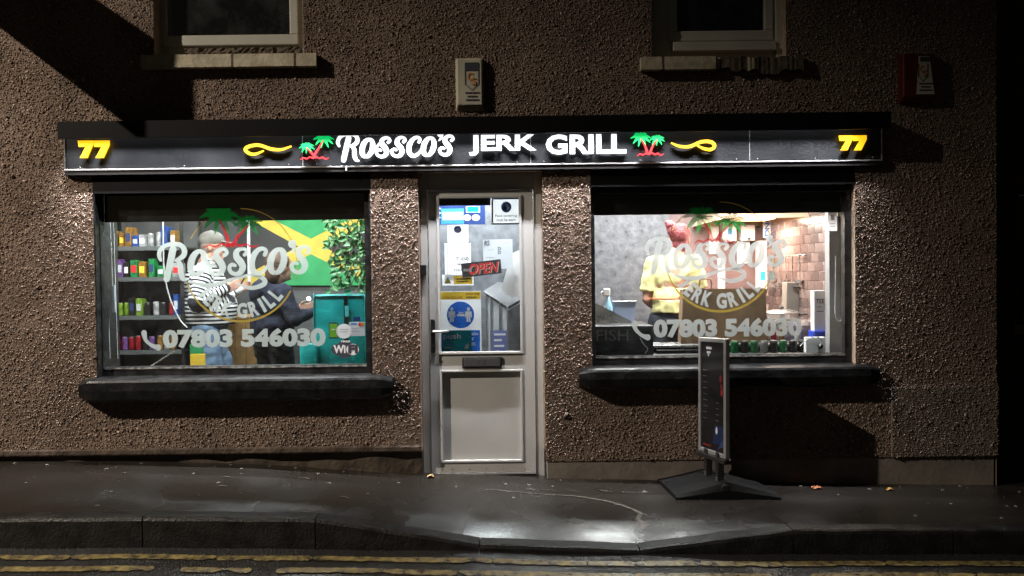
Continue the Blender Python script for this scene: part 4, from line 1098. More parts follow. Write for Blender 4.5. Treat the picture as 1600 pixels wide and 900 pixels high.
def hand(b, wr, dirv, palm_n, curl, scale=1.0, side=1):
    """palm, four unequal bent fingers and a thumb; curl in degrees per joint"""
    d = Vector(dirv).normalized(); pn = (Vector(palm_n) - d*Vector(palm_n).dot(d)).normalized(); w = d.cross(pn)*side
    wr = Vector(wr); s = scale
    for k in (-1, -.33, .33, 1): cap(b, wr+w*.022*k*s+d*.012*s, wr+w*.030*k*s+d*.085*s, .014*s, .012*s, 8)
    for k, ln in ((-1, .062), (-.33, .075), (.33, .08), (1, .07)):
        p = wr+w*.030*k*s+d*.088*s; a = 0
        for seg in (.5, .3, .22):
            a += curl; dv = d*math.cos(rad(a))+pn*math.sin(rad(a)); q = p+dv*ln*seg*s; cap(b, p, q, .0088*s, .0078*s, 8); p = q
    p = wr+w*.03*s+d*.03*s; q = p+(w*.6+d*.6+pn*.4)*.045*s; cap(b, p, q, .012*s, .010*s, 8); cap(b, q, q+(d*.8+pn*.5)*.034*s, .010*s, .008*s, 8)
def figure(base, yaw, J, build, label, group=None):
    F = Vector((math.cos(yaw), math.sin(yaw), 0)); L = Vector((-math.sin(yaw), math.cos(yaw), 0)); U = Vector((0, 0, 1)); B = Vector(base)
    w = lambda p: B+F*p[0]+L*p[1]+U*p[2]
    t = thing('person', label, 'person', base)
    b = MB(); fr = (F, L, U); k = build
    h = J['head']; hp = w(h)
    sph(b, hp+U*.02, (.098, .078, .108), fr, 18, 12); sph(b, hp-U*.05+F*.018, (.072, .062, .085), fr, 16, 10)       # skull, jaw
    cap(b, hp+F*.092+U*.012, hp+F*.112-U*.022, .010, .015, 8)                                                    # nose
    cap(b, hp+F*.085-L*.02-U*.058, hp+F*.085+L*.02-U*.058, .010, .010, 8); sph(b, hp+F*.078-U*.098, (.022, .028, .02), fr)   # lips, chin
    for s in (1, -1): sph(b, hp+L*.078*s-F*.008-U*.008, (.024, .012, .034), fr, 10, 8)                           # ears
    cap(b, w(J['neck']), hp-U*.06-F*.015, .064*k, .056*k)
    c, be, pe = w(J['chest']), w(J['belly']), w(J['pelvis'])
    sph(b, c, (.13*k, .175*k, .19), fr); sph(b, be, (.13*k, .16*k, .18), fr); sph(b, pe, (.13*k, .17*k, .13), fr)
    for s in ('R', 'L'):
        sh, el, wr = w(J['sh'+s]), w(J['el'+s]), w(J['wr'+s])
        cap(b, sh, el, .056*k, .043*k); cap(b, el, wr, .044*k, .028); cap(b, c+U*.1, sh, .07*k, .058*k)
        hp_, kn, an = w(J['hip'+s]), w(J['kn'+s]), w(J['an'+s])
        cap(b, hp_, kn, .088*k, .062*k); cap(b, kn, an, .06*k, .04); cap(b, an-U*.03, an+F*.14-U*.045, .035, .028)
        hd = Vector(J.get('hd'+s, (1, 0, .2))); pn = Vector(J.get('pn'+s, (0, 1 if s == 'R' else -1, .3)))
        hand(b, wr, F*hd.x+L*hd.y+U*hd.z, F*pn.x+L*pn.y+U*pn.z, J.get('curl', 28), 1.0, 1 if s == 'R' else -1)
    fuse(b, 'body', M['skin'], t, .0062, 3)
    M.setdefault('eye', mat('eye_white', (.75, .74, .72), .25)); M.setdefault('iris', mat('iris', (.05, .035, .02), .25))
    for s in (1, -1):
        e = MB(); sph(e, hp+F*.079+L*.03*s+U*.012, (.011, .013, .009), fr, 10, 8); eo = e.build('eye', M['eye'], t, smooth=True)
        e = MB(); sph(e, hp+F*.0885+L*.03*s+U*.012, (.003, .0065, .0065), fr, 8, 6); e.build('iris', M['iris'], eo, smooth=True)
    return t, w, fr

# -- customer in a striped top, seen from the side, looking at a phone
J = dict(head=(.055, 0, 1.595), neck=(0, 0, 1.44), chest=(-.01, 0, 1.24), belly=(.04, 0, 1.04), pelvis=(0, 0, .90),
         shR=(.0, -.20, 1.36), elR=(-.05, -.30, 1.12), wrR=(.19, -.17, 1.215), shL=(.0, .20, 1.36), elL=(.12, .27, 1.12), wrL=(.27, .06, 1.21),
         hipR=(0, -.10, .88), knR=(.05, -.11, .48), anR=(.0, -.11, .07), hipL=(0, .10, .88), knL=(.12, .12, .48), anL=(.06, .12, .07),
         hdR=(1, .25, .55), hdL=(1, -.2, .5), pnR=(0, 1, .2), pnL=(0, -1, .2), curl=32)
bx = P(322, 430, 1.4)[0]
man, w, fr = figure((bx, 1.4, FZ), rad(14), J, 1.12, 'person in pale cap, striped long sleeved top and jeans looking at phone')
F, L, U = fr
def stripes(name, ca, cb, period):
    m, nt, b, N, Lk = nodes(name); a = N.new('ShaderNodeAttribute'); a.attribute_name = 'stripe'
    mt = N.new('ShaderNodeMath'); mt.operation = 'MULTIPLY'; mt.inputs[1].default_value = 1/period; Lk.new(a.outputs['Fac'], mt.inputs[0])
    fr_ = N.new('ShaderNodeMath'); fr_.operation = 'FRACT'; Lk.new(mt.outputs[0], fr_.inputs[0])
    gt = N.new('ShaderNodeMath'); gt.operation = 'GREATER_THAN'; gt.inputs[1].default_value = .5; Lk.new(fr_.outputs[0], gt.inputs[0])
    mx = N.new('ShaderNodeMix'); mx.data_type = 'RGBA'; mx.inputs[6].default_value = (*ca, 1); mx.inputs[7].default_value = (*cb, 1)
    Lk.new(gt.outputs[0], mx.inputs[0]); Lk.new(mx.outputs[2], b.inputs['Base Color']); b.inputs['Roughness'].default_value = .85
    return m
M['stripe'] = stripes('striped_cotton', (.78, .77, .76), (.02, .022, .03), .035)
b = MB()
sph(b, w((-.015, 0, 1.25)), (.185, .235, .20), fr, 20, 14); sph(b, w((.03, 0, 1.06)), (.235, .245, .20), fr, 20, 14); cap(b, w((0, 0, 1.38)), w((.01, 0, 1.445)), .105, .078)
b.tube([w((.02, 0, 1.08)), w((.02, 0, .99)), w((.015, 0, .915)), w((.015, 0, .90))], [.235, .237, .222, .215], 20)
for s in ('R', 'L'):
    cap(b, w((-.01, 0, 1.33)), w(J['sh'+s]), .10, .085); cap(b, w(J['sh'+s]), w(J['el'+s]), .084, .066); cap(b, w(J['el'+s]), w(J['wr'+s]), .064, .042)
ats = [(w((0, 0, .85)), w((0, 0, 1.5)), .17, 0)]
for s in ('R', 'L'): ats += [(w(J['sh'+s]), w(J['el'+s]), .075, .0), (w(J['el'+s]), w(J['wr'+s]), .06, .26)]
fuse(b, 'shirt', M['stripe'], man, .010, 5, ats, .03)
M['denim'] = mat('denim', (.15, .23, .34), .85, var=.35, vscale=9, bump=.3, bscale=120)
def legs(name, m_, t, w, fr, J, k, top):
    b = MB(); sph(b, w((J['pelvis'][0], 0, J['pelvis'][2])), (.165*k, .195*k, .14), fr); cap(b, w((0, 0, top-.06)), w((0, 0, top-.02)), .14*k, .14*k)
    for s in ('R', 'L'): cap(b, w(J['hip'+s]), w(J['kn'+s]), .118*k, .085*k); cap(b, w(J['kn'+s]), w(J['an'+s]), .083*k, .068*k)
    fuse(b, name, m_, t, .012, 4, None, .03)
    for s in ('R', 'L'):
        b = MB(); a = w(J['an'+s]); b_ = fr[0]; cap(b, a-fr[2]*.015-b_*.02, a-fr[2]*.03+b_*.15, .048, .04); sph(b, a-fr[2]*.055+b_*.06, (.15, .05, .014), fr); fuse(b, 'shoe', M['plastic_black'], t, .01, 3)
legs('jeans', M['denim'], man, w, fr, J, 1.08, .96)
b = MB(); h = w(J['head']); fw = (F-U*.18).normalized()
sph(b, h+U*.062-F*.006, (.112, .092, .082), fr, 20, 12); sph(b, h+F*.135+U*.035, (.075, .078, .010), (fw, L, L.cross(fw)*-1), 18, 8); sph(b, h+U*.145-F*.006, (.012, .012, .008), fr)
fuse(b, 'cap', mat('pale_cap', (.17, .16, .14), .9, var=.2), man, .007, 3)
b = MB(); sph(b, h-F*.035-U*.005, (.070, .081, .085), fr, 16, 10); fuse(b, 'hair', mat('cropped_grey_hair', (.20, .15, .12), .8, var=.3, vscale=60), man, .008, 3)
def phone(wp, F, L, U, tilt, label, t=None):
    d = (F*.5+U*.85).normalized(); b = MB(); n = d.cross(L); c = Vector(wp); vv = []
    for a in (-.036, .036):
        for e in (-.0045, .0045):
            for g in (-.075, .075): vv.append(c+L*a+n*e+d*g)
    b.add(vv, [(0,1,3,2),(4,6,7,5),(0,4,5,1),(2,3,7,6),(0,2,6,4),(1,5,7,3)])
    o = b.build('mobile_phone', M['plastic_black'], bevel=.003); tag(o, label, 'phone')
    return o, c, d, n
phone(w((.325, -.085, 1.30)), F, L, U, 0, 'dark mobile phone held by the person in striped top')

# -- customer in a navy hoodie, back turned, holding a lit phone
J = dict(head=(.05, -.06, 1.405), neck=(0, 0, 1.22), chest=(-.02, 0, 1.06), belly=(0, 0, .9), pelvis=(0, 0, .80),
         shR=(0, -.19, 1.19), elR=(.03, -.30, .97), wrR=(.235, -.26, 1.02), shL=(0, .19, 1.19), elL=(.08, .25, .96), wrL=(.28, .05, 1.02),
         hipR=(0, -.1, .78), knR=(.06, -.1, .44), anR=(0, -.1, .07), hipL=(0, .1, .78), knL=(.06, .1, .44), anL=(0, .1, .07), hdR=(.9, -.2, .45), hdL=(1, -.3, .3), pnR=(0, .6, .8), curl=20)
bx = P(424, 430, 1.05)[0]
p2, w, fr = figure((bx, 1.05, FZ), rad(48), J, 1.0, 'person in navy hooded top with back turned, holding a lit phone')
F, L, U = fr
M['hoodie'] = mat('navy_hoodie', (.004, .0065, .020), .95, var=.3, vscale=7, bump=.4, bscale=18)
b = MB(); sph(b, w((-.02, 0, 1.08)), (.15, .205, .18), fr, 20, 12); sph(b, w((0, 0, .92)), (.175, .21, .22), fr, 20, 12); cap(b, w((-.04, 0, 1.2)), w((-.05, 0, 1.245)), .115, .085)
sph(b, w((-.12, 0, 1.20)), (.07, .12, .09), fr)
for s in ('R', 'L'): cap(b, w((-.01, 0, 1.18)), w(J['sh'+s]), .09, .074); cap(b, w(J['sh'+s]), w(J['el'+s]), .076, .064); cap(b, w(J['el'+s]), w(J['wr'+s]), .062, .042)
fuse(b, 'hooded_top', M['hoodie'], p2, .010, 5, None, .035)
legs('trousers', mat('black_trousers', (.015, .015, .017), .85, var=.2), p2, w, fr, J, 1.0, .84)
b = MB(); h = w(J['head']); sph(b, h-F*.03+U*.035, (.105, .097, .105), fr, 18, 12); sph(b, h-F*.075-U*.05, (.055, .08, .10), fr); fuse(b, 'hair', mat('brown_hair', (.07, .035, .02), .6, var=.4, vscale=50, bump=.6, bscale=80), p2, .008, 3)
o, c, d, n = phone(w((.325, -.28, 1.115)), F, L, U, 0, 'lit mobile phone held out by the person in navy')
b = MB(); x, z = P(481, 467, c.y-.06); sph(b, Vector((x, c.y-.03, z)), (.017, .012, .017), (Vector((1,0,0)), Vector((0,1,0)), U)); b.build('torch', emit('phone_torch', (1, .98, .95), 14), o)

# -- cook with red hair in a yellow t-shirt, back to the window
J = dict(head=(.04, -.055, 1.605), neck=(0, -.02, 1.44), chest=(0, 0, 1.27), belly=(0, 0, 1.06), pelvis=(0, 0, .92),
         shR=(0, -.175, 1.405), elR=(.06, -.235, 1.12), wrR=(.27, -.16, 1.09), shL=(0, .175, 1.405), elL=(.0, .225, 1.09), wrL=(.22, .17, 1.02),
         hipR=(0, -.1, .9), knR=(.03, -.1, .5), anR=(0, -.1, .07), hipL=(0, .1, .9), knL=(.03, .1, .5), anL=(0, .1, .07), curl=30)
bx = P(1052, 430, 1.12)[0]
ck, w, fr = figure((bx, 1.12, FZ), rad(82), J, .98, 'person with red bun in yellow t-shirt, back to the kitchen window')
F, L, U = fr
M['tee'] = mat('yellow_tshirt', (.60, .56, .27), .85, var=.12, vscale=8, bump=.5, bscale=12)
b = MB(); sph(b, w((0, 0, 1.28)), (.125, .185, .18), fr, 20, 12); sph(b, w((0, 0, 1.08)), (.15, .185, .18), fr, 20, 12); cap(b, w((0, -.01, 1.40)), w((0, -.02, 1.45)), .085, .066)
b.tube([w((0, 0, 1.08)), w((0, 0, 1.02)), w((0, 0, .975))], [.178, .186, .190], 20)
for s in ('R', 'L'):
    e = J['sh'+s]; q = J['el'+s]; m_ = tuple(e[i]*.22+q[i]*.78 for i in range(3)); cap(b, w((0, 0, 1.375)), w(e), .078, .066); b.tube([w(e), w(m_)], [.066, .074], 16)
fuse(b, 't_shirt', M['tee'], ck, .009, 5, None, .032)
legs('trousers', mat('slate_trousers', (.045, .05, .07), .85, var=.2), ck, w, fr, J, 1.0, 1.02)
h = w(J['head']); M['redhair'] = mat('red_hair', (.20, .02, .028), .6, col2=(.07, .008, .012), vscale=38, bump=1.0, bscale=70)
b = MB(); sph(b, h-F*.022+U*.04, (.105, .092, .10), fr, 18, 12); sph(b, h-F*.045-U*.045, (.058, .066, .07), fr); cap(b, h-F*.06-U*.08, h-F*.05-U*.12, .03, .02); sph(b, h+L*.07+U*.115-F*.03, (.042, .046, .034), fr); cap(b, h+L*.10+U*.14-F*.03, h+L*.055+U*.15-F*.02, .022, .016); cap(b, h+L*.04+U*.10-F*.03, h+L*.09+U*.09-F*.04, .03, .02)
fuse(b, 'hair', M['redhair'], ck, .007, 2, None, .03)
b = MB()
for i in range(26):
    a_ = random.uniform(-1.2, 1.2); p0 = h-F*.095*math.cos(a_)+L*.09*math.sin(a_)+U*random.uniform(-.02, .06); q0 = h+L*.06-F*.04+U*.105
    b.tube([p0, (p0+q0)/2-F*.04*math.cos(a_)+L*.035*math.sin(a_)+U*.01, q0], [.002, .0035, .002], 5, sub=4)
for i in range(7): p0 = h-F*.06+L*random.uniform(-.05, .05)-U*.10; b.tube([p0, p0-U*.02-F*.01, p0-U*.045+L*random.uniform(-.02, .02)], [.002, .0015, .0008], 4, sub=3)
b.build('hair_strand', M['redhair'], ck, smooth=True)
b = MB(); b.tube([w((.172*math.cos(a), .200*math.sin(a), 1.095)) for a in [2*math.pi*i/24 for i in range(25)]], .008, 6)
b.tube([w((-.185, -.10, 1.10)), w((-.20, -.06, 1.125)), w((-.205, -.03, 1.10))], .010, 6, sub=3); b.tube([w((-.185, -.10, 1.10)), w((-.20, -.13, 1.12)), w((-.20, -.05, 1.06))], .008, 6, sub=3)
b.build('apron_tie', mat('orange_tie', (.50, .12, .05), .7), ck, smooth=True)

# ================================================================== kitchen
# mottled panel, metro tiles
x0, x1, z0, z1 = R(900, 300, 1046, 640, 1.88)
MB().box(.345, x1, 1.86, 1.899, FZ, CZ-.001).build('wall_panel', M['wall_mott'], bw)
tm = [mat('tile_%d' % i, c, .22, var=.15, vscale=6, rvar=.08) for i, c in enumerate([(.15, .108, .10), (.11, .08, .075), (.20, .15, .14)])]
tmesh = [MB().box(-.006, 0, .002, .148, .002, .073).mesh('tile', m_, bevel=.002, seg=1) for m_ in tm]
MB().box(XS-.003, XS-.0005, .36, 1.895, .95, 2.3).build('grout', mat('grout', (.42, .33, .30), .8), sw)
for r in range(17):
    for c in range(-1, 11):
        y = .36+c*.15+(.075 if r % 2 else 0)
        if y < .355 or y+.15 > 1.9: continue
        o = bpy.data.objects.new('tile', random.choice(tmesh)); o.location = (XS-.003, y, .96+r*.075); o.rotation_euler = (0, random.uniform(-.012, .012), 0); link(o, sw)
hood = thing('extractor_hood', 'pale extractor hood over the cooker beside the tiled wall', 'hood', (2.1, 1.2, 2.1))
hz0 = P(1240, 343, 1.0)[1]
MB().add([(1.72,.75,hz0),(XS-.01,.75,hz0),(XS-.01,1.88,hz0),(1.72,1.88,hz0),(1.9,1.0,hz0+.22),(XS-.01,1.0,hz0+.22),(XS-.01,1.88,hz0+.22),(1.9,1.88,hz0+.22)], [(0,1,5,4),(1,2,6,5),(2,3,7,6),(3,0,4,7),(4,5,6,7)]).build('canopy', mat('warm_steel', (.55, .40, .28), .4, metal=.3, var=.15), hood, recalc=False)
MB().box(1.9, 2.1, 1.3, 1.5, hz0+.221, CZ).build('duct', M['steel'], hood)
MB().box(1.95, 2.25, 1.1, 1.4, hz0+.015, hz0+.03).build('heat_lamp', emit('heat_lamp', (1, .55, .3), 6), hood)
area('heat_light', (2.1, 1.25, hz0+.01), (0, 0, 0), .3, .3, HEAT, (1.0, .72, .58), hood)
# worktops
CT = P(1230, 500, .8)[1]
cook = thing('cooker_counter', 'steel cooking counter along the tiled wall', 'counter', (1.95, 1.1, FZ))
MB().box(1.55, XS-.006, .62, 1.85, CT-.04, CT).build('worktop', M['steel'], cook, bevel=.004)
MB().box(1.58, XS-.008, .66, 1.84, FZ, CT-.041).build('cabinet', mat('steel_front', (.35, .35, .35), .35, metal=.6, var=.2), cook)
SZ = P(1150, 541, .4)[1]
sh = thing('serving_shelf', 'low steel serving shelf standing over the row of drinks cans', 'shelf', (1.5, .45, GR[2]-.012))
MB().box(.88, 2.26, .34, .6, SZ, SZ+.02).build('shelf_top', M['steel'], sh, bevel=.003)
for x in (.9, 1.3, 1.7, 2.24): MB().box(x-.012, x+.012, .42, .58, GR[2]-.0125, SZ-.0005).build('upright', M['steel'], sh)
MB().box(.91, 2.23, .585, .6, GR[2]-.0125, SZ-.001).build('back_plate', mat('dull_steel', (.12, .115, .11), .5, metal=.4, var=.3), sh)
pmd = {k: mat('soda_'+k, tuple(q*.22 for q in v), .3, var=.5, vscale=40) for k, v in cols.items()}
ccol = ['green', 'black', 'green', 'white', 'black', 'green', 'black', 'black']
for i, c in enumerate(ccol):
    x = P(1148+i*15.2, 548, .30)[0]; r = .030; h_ = .088; z = GR[2]-.0125
    o = MB().lathe((x, .30, z), [(r*.8, 0), (r, .008), (r, h_-.012), (r*.82, h_)], 14).build('soda_can', pmd[c])
    MB().lathe((x, .30, z+h_), [(r*.8, 0.0005), (r*.78, .003)], 14).build('lid', M['steel'], o)
    lf = ccol[i-1] if i else None; rt = ccol[i+1] if i+1 < len(ccol) else None
    lab = '%s soda can along the kitchen window, %s' % (c, 'between %s and %s ones' % (lf, rt) if lf and rt else ('at the row end beside the socket box' if lf else 'at the row end behind the pavement board'))
    tag(o, lab, 'can', 'cans of drink')
# hot cabinet with the word FISH
x0, x1, z0, z1 = R(926, 509, 1021, 556, .17)
hc = thing('hot_cabinet', 'black cabinet marked fish low in the kitchen window', 'cabinet', ((x0+x1)/2, .17, z0))
z0 = GR[2]-.0125
MB().box(x0, x1, .17, .70, z0, z1).build('casing', M['black_paint'], hc, bevel=.006)
text_into(MB(), 'FISH', R(932, 515, 982, 533, .168), .1675, 0, .0).build('lettering', mat('faint_grey', (.09, .09, .09), .5), hc)
tag(strokepx(MB(), [(1000,528),(1006,538),(1012,545),(1008,552)], 1.2, .1672).build('scratch', M['grey_ink'], hc), None)
x0, x1, z0_, z1_ = R(1026, 505, 1136, 553, .3)
MB().box(x0, x1, .28, .33, GR[2]-.0125, SZ-.012).build('till', M['black_matt'], None, bevel=.004)
tag(bpy.data.objects['till'], 'black slim till box behind the pavement board', 'till')
# steel slope, spray bottle, tub on the cabinet
b = MB(); a0, a1, a2 = P(930, 470, .5), P(930, 507, .5), P(992, 507, .5)
wd = thing('steel_chute', 'sloping steel cover on top of the black cabinet', 'cover', (a1[0], .3, z1))
MB().poly([(a0[0]-.03, a0[1]), (a1[0]-.03, z1-.001), (a2[0], z1-.001)], .62, .12).build('cover', M['steel'], wd)
x, z = P(947, 505, .52)
sp = thing('spray_bottle', 'white trigger spray bottle beside the blue tub', 'bottle', (x, .54, z1-.01))
zb_ = P(947, 507, .54)[1]; H = P(947, 448, .54)[1]-zb_
MB().lathe((x+.02, .54, z1-.004), [(.034, 0), (.036, .01), (.036, H*.42), (.016, H*.62), (.014, H*.72)], 16).build('bottle', mat('pale_blue_plastic', (.35, .6, .75), .3), sp, smooth=True)
b = MB(); b.box(x-.016, x+.036, .522, .558, z1-.004+H*.72, z1-.004+H*.92); b.build('trigger_head', M['white_paper'], sp, bevel=.008)
MB().tube([(x-.014, .54, z1+H*.83), (x-.034, .54, z1+H*.80), (x-.03, .54, z1+H*.66)], .007, 6, sub=2).build('trigger', M['white_paper'], sp)
x0, x1, za, zb = R(957, 471, 992, 508, .55)
tb = thing('plastic_tub', 'pale blue plastic tub on the black cabinet', 'tub', ((x0+x1)/2, .42, z1))
b = MB()
o_ = [(x0+.03, z1-.002), (x1-.01, z1-.002), (x1+.012, zb), (x0, zb)]
for (y, k) in ((.55, 0), (.66, 1)): b.poly(o_, y, .006)
b.add([(o_[0][0],.544,o_[0][1]),(o_[3][0],.544,o_[3][1]),(o_[3][0],.66,o_[3][1]),(o_[0][0],.66,o_[0][1])], [(0,1,2,3)]); b.add([(o_[1][0],.544,o_[1][1]),(o_[2][0],.544,o_[2][1]),(o_[2][0],.66,o_[2][1]),(o_[1][0],.66,o_[1][1])], [(0,1,2,3)])
b.build('walls', mat('pale_blue_tub', (.42, .52, .75), .4), tb); MB().tube([(x0, .542, zb), (x1+.012, .542, zb)], .005, 6).build('rim', M['white_paper'], tb)
# paper carrier bag
YP = .45
x0, x1, z0, z1 = R(1066, 451, 1197, 526, YP)
pb = thing('paper_bag', 'large brown paper carrier bag with twisted handles', 'bag', ((x0+x1)/2, YP, SZ+.02)); z0 = SZ+.019
M['kraft'] = mat('kraft_paper', (.30, .19, .115), .75, var=.15, vscale=5, bump=.2, bscale=12)
cx = (x0+x1)/2
for nm, pts in (('front_sheet', [(x0-.012, z0), (cx, z0), (cx, z1), (x0+.008, z1)]), ('front_sheet', [(cx+.0015, z0), (x1+.015, z0), (x1-.006, z1), (cx+.0015, z1)])): MB().poly(pts, YP, .003).build(nm, M['kraft'], pb)
b = MB(); b.poly([(x0-.01, z0), (x1+.013, z0), (x1-.008, z1-.004), (x0+.01, z1-.004)], YP+.125, .12); b.build('sack', M['kraft'], pb)
a = P(1092, 452, YP); c = P(1112, 452, YP); t_ = P(1102, 436, YP)[1]
MB().tube([(a[0], YP-.004, z1-.02), (a[0]+.005, YP-.004, t_-.015), (a[0]+.02, YP-.004, t_), (c[0]-.02, YP-.004, t_), (c[0]-.005, YP-.004, t_-.015), (c[0], YP-.004, z1-.02)], .006, 6, sub=3).build('handle', M['kraft'], pb)
# pans, boxes, tub at the cooker
def pan(px, py, Y, r, h, name, label, handle=None):
    x, z = P(px, py, Y); z = CT
    t = thing(name, label, 'pan', (x, Y, z))
    MB().lathe((x, Y, z-.001), [(r*.92, 0), (r, .01), (r, h), (r*1.05, h+.004), (r*1.0, h+.01), (r*.5, h+.028), (.02, h+.032)], 22).build('pan_body', M['steel'], t, smooth=False)
    MB().lathe((x, Y, z+h+.03), [(.012, 0), (.02, .012), (.016, .022)], 12).build('knob', M['plastic_black'], t)
    if handle: MB().tube([(x+r*.95, Y-.02, z+h*.7), (x+r+.10, Y-.05, z+h*.9)], .009, 8).build('handle', M['plastic_black'], t)
pan(1221, 495, .86, .135, .055, 'lidded_pan', 'shallow steel pan with lid on the cooker', True)
pan(1262, 470, 1.35, .10, .10, 'stock_pot', 'deep steel pot standing behind the shallow pan')
x0, x1, z0, z1 = R(1228, 441, 1254, 490, 1.0)
gc = thing('utensil_tin', 'grey tin with black handled knife by the tiled wall', 'tin', ((x0+x1)/2, 1.05, CT))
MB().add([(x0,1.0,CT),(x1,1.0,CT),(x1,1.12,CT),(x0,1.12,CT),(x0+.01,1.0,z1),(x1+.005,1.0,z1),(x1+.005,1.12,z1),(x0+.01,1.12,z1)], [(0,1,5,4),(1,2,6,5),(2,3,7,6),(3,0,4,7),(0,1,2,3),(4,5,6,7)]).build('tin', mat('grey_tin', (.2, .18, .16), .5, var=.2), gc, bevel=.004)
a = P(1240, 449, .97); c = P(1266, 449, .97); MB().tube([(a[0], .985, a[1]), (c[0], .96, c[1])], .010, 8).build('knife_handle', M['plastic_black'], gc)
x0, x1, z0, z1 = R(1272, 454, 1291, 502, .40)
MB().box(x0, x1, .40, .47, P(1280, 517, .4)[1], z1).build('milk_carton', M['white_paper'], None, bevel=.003)
mc = tag(bpy.data.objects['milk_carton'], 'white printed carton standing on a blue tub', 'carton')
b = MB(); xx = R(1275, 467, 1288, 474, .398); text_into(b, 'TEE', xx, .3985, 0, .02); b.quad(*R(1276, 486, 1287, 487, .398), .3985); b.quad(*R(1276, 479, 1283, 480, .398), .3985); b.build('printing', M['ink'], mc, recalc=False)
x0, x1, z0, z1 = R(1270, 499, 1293, 521, .38)
MB().box(x0, x1, .36, .48, SZ+.019, P(1280, 517, .4)[1]+.002).build('blue_tub', mat('blue_plastic', (.02, .05, .38), .35), None, bevel=.008)
tag(bpy.data.objects['blue_tub'], 'deep blue plastic tub under the white carton', 'tub')
x0, x1, z0, z1 = R(1259, 527, 1290, 556, .2)
sk = thing('socket_box', 'white socket box with black plug in the corner of the kitchen window', 'socket', ((x0+x1)/2, .2, GR[2]-.0125))
MB().box(x0, x1, .2, .24, GR[2]-.0125, z1).build('box', M['white_paper'], sk, bevel=.004)
a = P(1282, 541, .19); MB().lathe((a[0], .175, a[1]), [(.012, 0), (.018, .01), (.018, .026)], 12, axis='y').build('plug', M['plastic_black'], sk)
MB().tube([(P(q, r_, .17)[0], .17, P(q, r_, .17)[1]) for q, r_ in ((1250,541),(1262,530),(1276,526),(1284,532),(1282,541))], .004, 6, sub=4).build('flex', M['grey_paper'], sk)
for k_, (px, c_, hh_) in enumerate(((1209, 'red', 30), (1221, 'amber', 26), (1246, 'white', 22))):
    x, _ = P(px, 520, .47); s_ = (.47-CAM_Y)/FPX; H_ = hh_*s_
    t = thing('sauce_bottle', ['red', 'amber', 'white'][k_]+' sauce bottle standing on the serving shelf', 'bottle', (x, .47, SZ+.02))
    MB().lathe((x, .47, SZ+.0195), [(.020, 0), (.022, .006), (.022, H_*.6), (.010, H_*.8), (.009, H_*.86)], 14).build('bottle', pm[c_], t, smooth=True)
    MB().lathe((x, .47, SZ+.0195+H_*.86), [(.011, 0), (.011, H_*.1), (.004, H_*.16)], 10).build('cap', M['plastic_black'] if k_ else M['white_paper'], t)
tt = thing('foil_trays', 'leaning pile of foil trays on the cooking counter', 'trays', (1.72, .74, CT))
for k_ in range(6): MB().box(1.62+.004*k_, 1.82+.006*k_, .66+.003*k_, .80, CT-.0005+.011*k_, CT+.009+.011*k_).build('tray', M['steel'], tt, bevel=.003)
ld = thing('ladle_rail', 'rail of hanging ladles on the tiled kitchen wall', 'rail', (XS-.03, 1.2, 1.5))
zr = P(1262, 400, 1.2)[1]
MB().tube([(XS-.035, .8, zr), (XS-.035, 1.7, zr)], .006, 6).build('rail', M['steel'], ld)
for y_ in (.82, 1.68): MB().tube([(XS-.035, y_, zr), (XS-.002, y_, zr)], .006, 6).build('bracket', M['steel'], ld)
for k_ in range(5):
    y_ = .92+.16*k_; MB().tube([(XS-.035, y_, zr-.002), (XS-.03, y_, zr-.20-.03*(k_ % 2))], .005, 6).build('ladle_stem', M['steel'], ld)
    MB().lathe((XS-.04, y_, zr-.24-.03*(k_ % 2)), [(.008, 0), (.03, .012), (.036, .035)], 12).build('ladle_bowl', M['steel'], ld)
# white things along the back wall
def wallbox(px, name, label, cat, m_='white_paper', Y=1.80, Y1=1.9, extra=None):
    x0, x1, z0, z1 = R(*px, Y)
    o = MB().box(x0, x1, Y, Y1, z0, z1).build(name, M[m_], None, bevel=.008); tag(o, label, cat)
    if extra: e = extra[1]; MB().quad(*R(*extra[0], Y-.003), Y-.003).build('mark', M[e], o, recalc=False)
wallbox((1129,347,1151,377), 'soap_dispenser', 'white soap dispenser with blue window on the kitchen wall', 'dispenser', extra=((1137,357,1144,367), 'blue'))
wallbox((1158,351,1180,376), 'towel_dispenser', 'white paper towel dispenser next to the soap dispenser', 'dispenser', extra=((1168,371,1173,375), 'ink'))
wallbox((1108,354,1124,397), 'pinned_sheet', 'white sheet pinned to the wall by the cook', 'sheet', Y=1.88)
wallbox((1152,377,1172,412), 'pinned_sheet', 'white sheet pinned below the paper towel dispenser', 'sheet', Y=1.88)
wallbox((1185,376,1199,452), 'paper_roll_holder', 'tall white paper roll holder at the room corner', 'holder', extra=((1188,424,1196,438), 'cyan'))
wallbox((1124,404,1133,452), 'white_bottle', 'slim white bottle standing behind the paper bag', 'bottle', Y=1.3, Y1=1.36)
x0, x1, z0, z1 = R(1193, 336, 1204, 371, 1.70)
o = MB().box(x0, x1, 1.70, 1.72, z0, z1).build('hanging_sign', M['white_paper']); tag(o, 'narrow white sign with vertical blue letters above the kitchen corner', 'sign')
cx, cz = (x0+x1)/2, (z0+z1)/2; hh = (x1-x0)*.36; ww = (z1-z0)*.45
text_into(MB(), 'DNC', (cx-ww, cx+ww, cz-hh, cz+hh), 1.698, 0, .04, rot=math.pi/2).build('lettering', M['blue'], o, recalc=False)
MB().box(x0, x1, 1.721, 1.9, z0+.1, z0+.11).build('bracket', M['steel'], o)
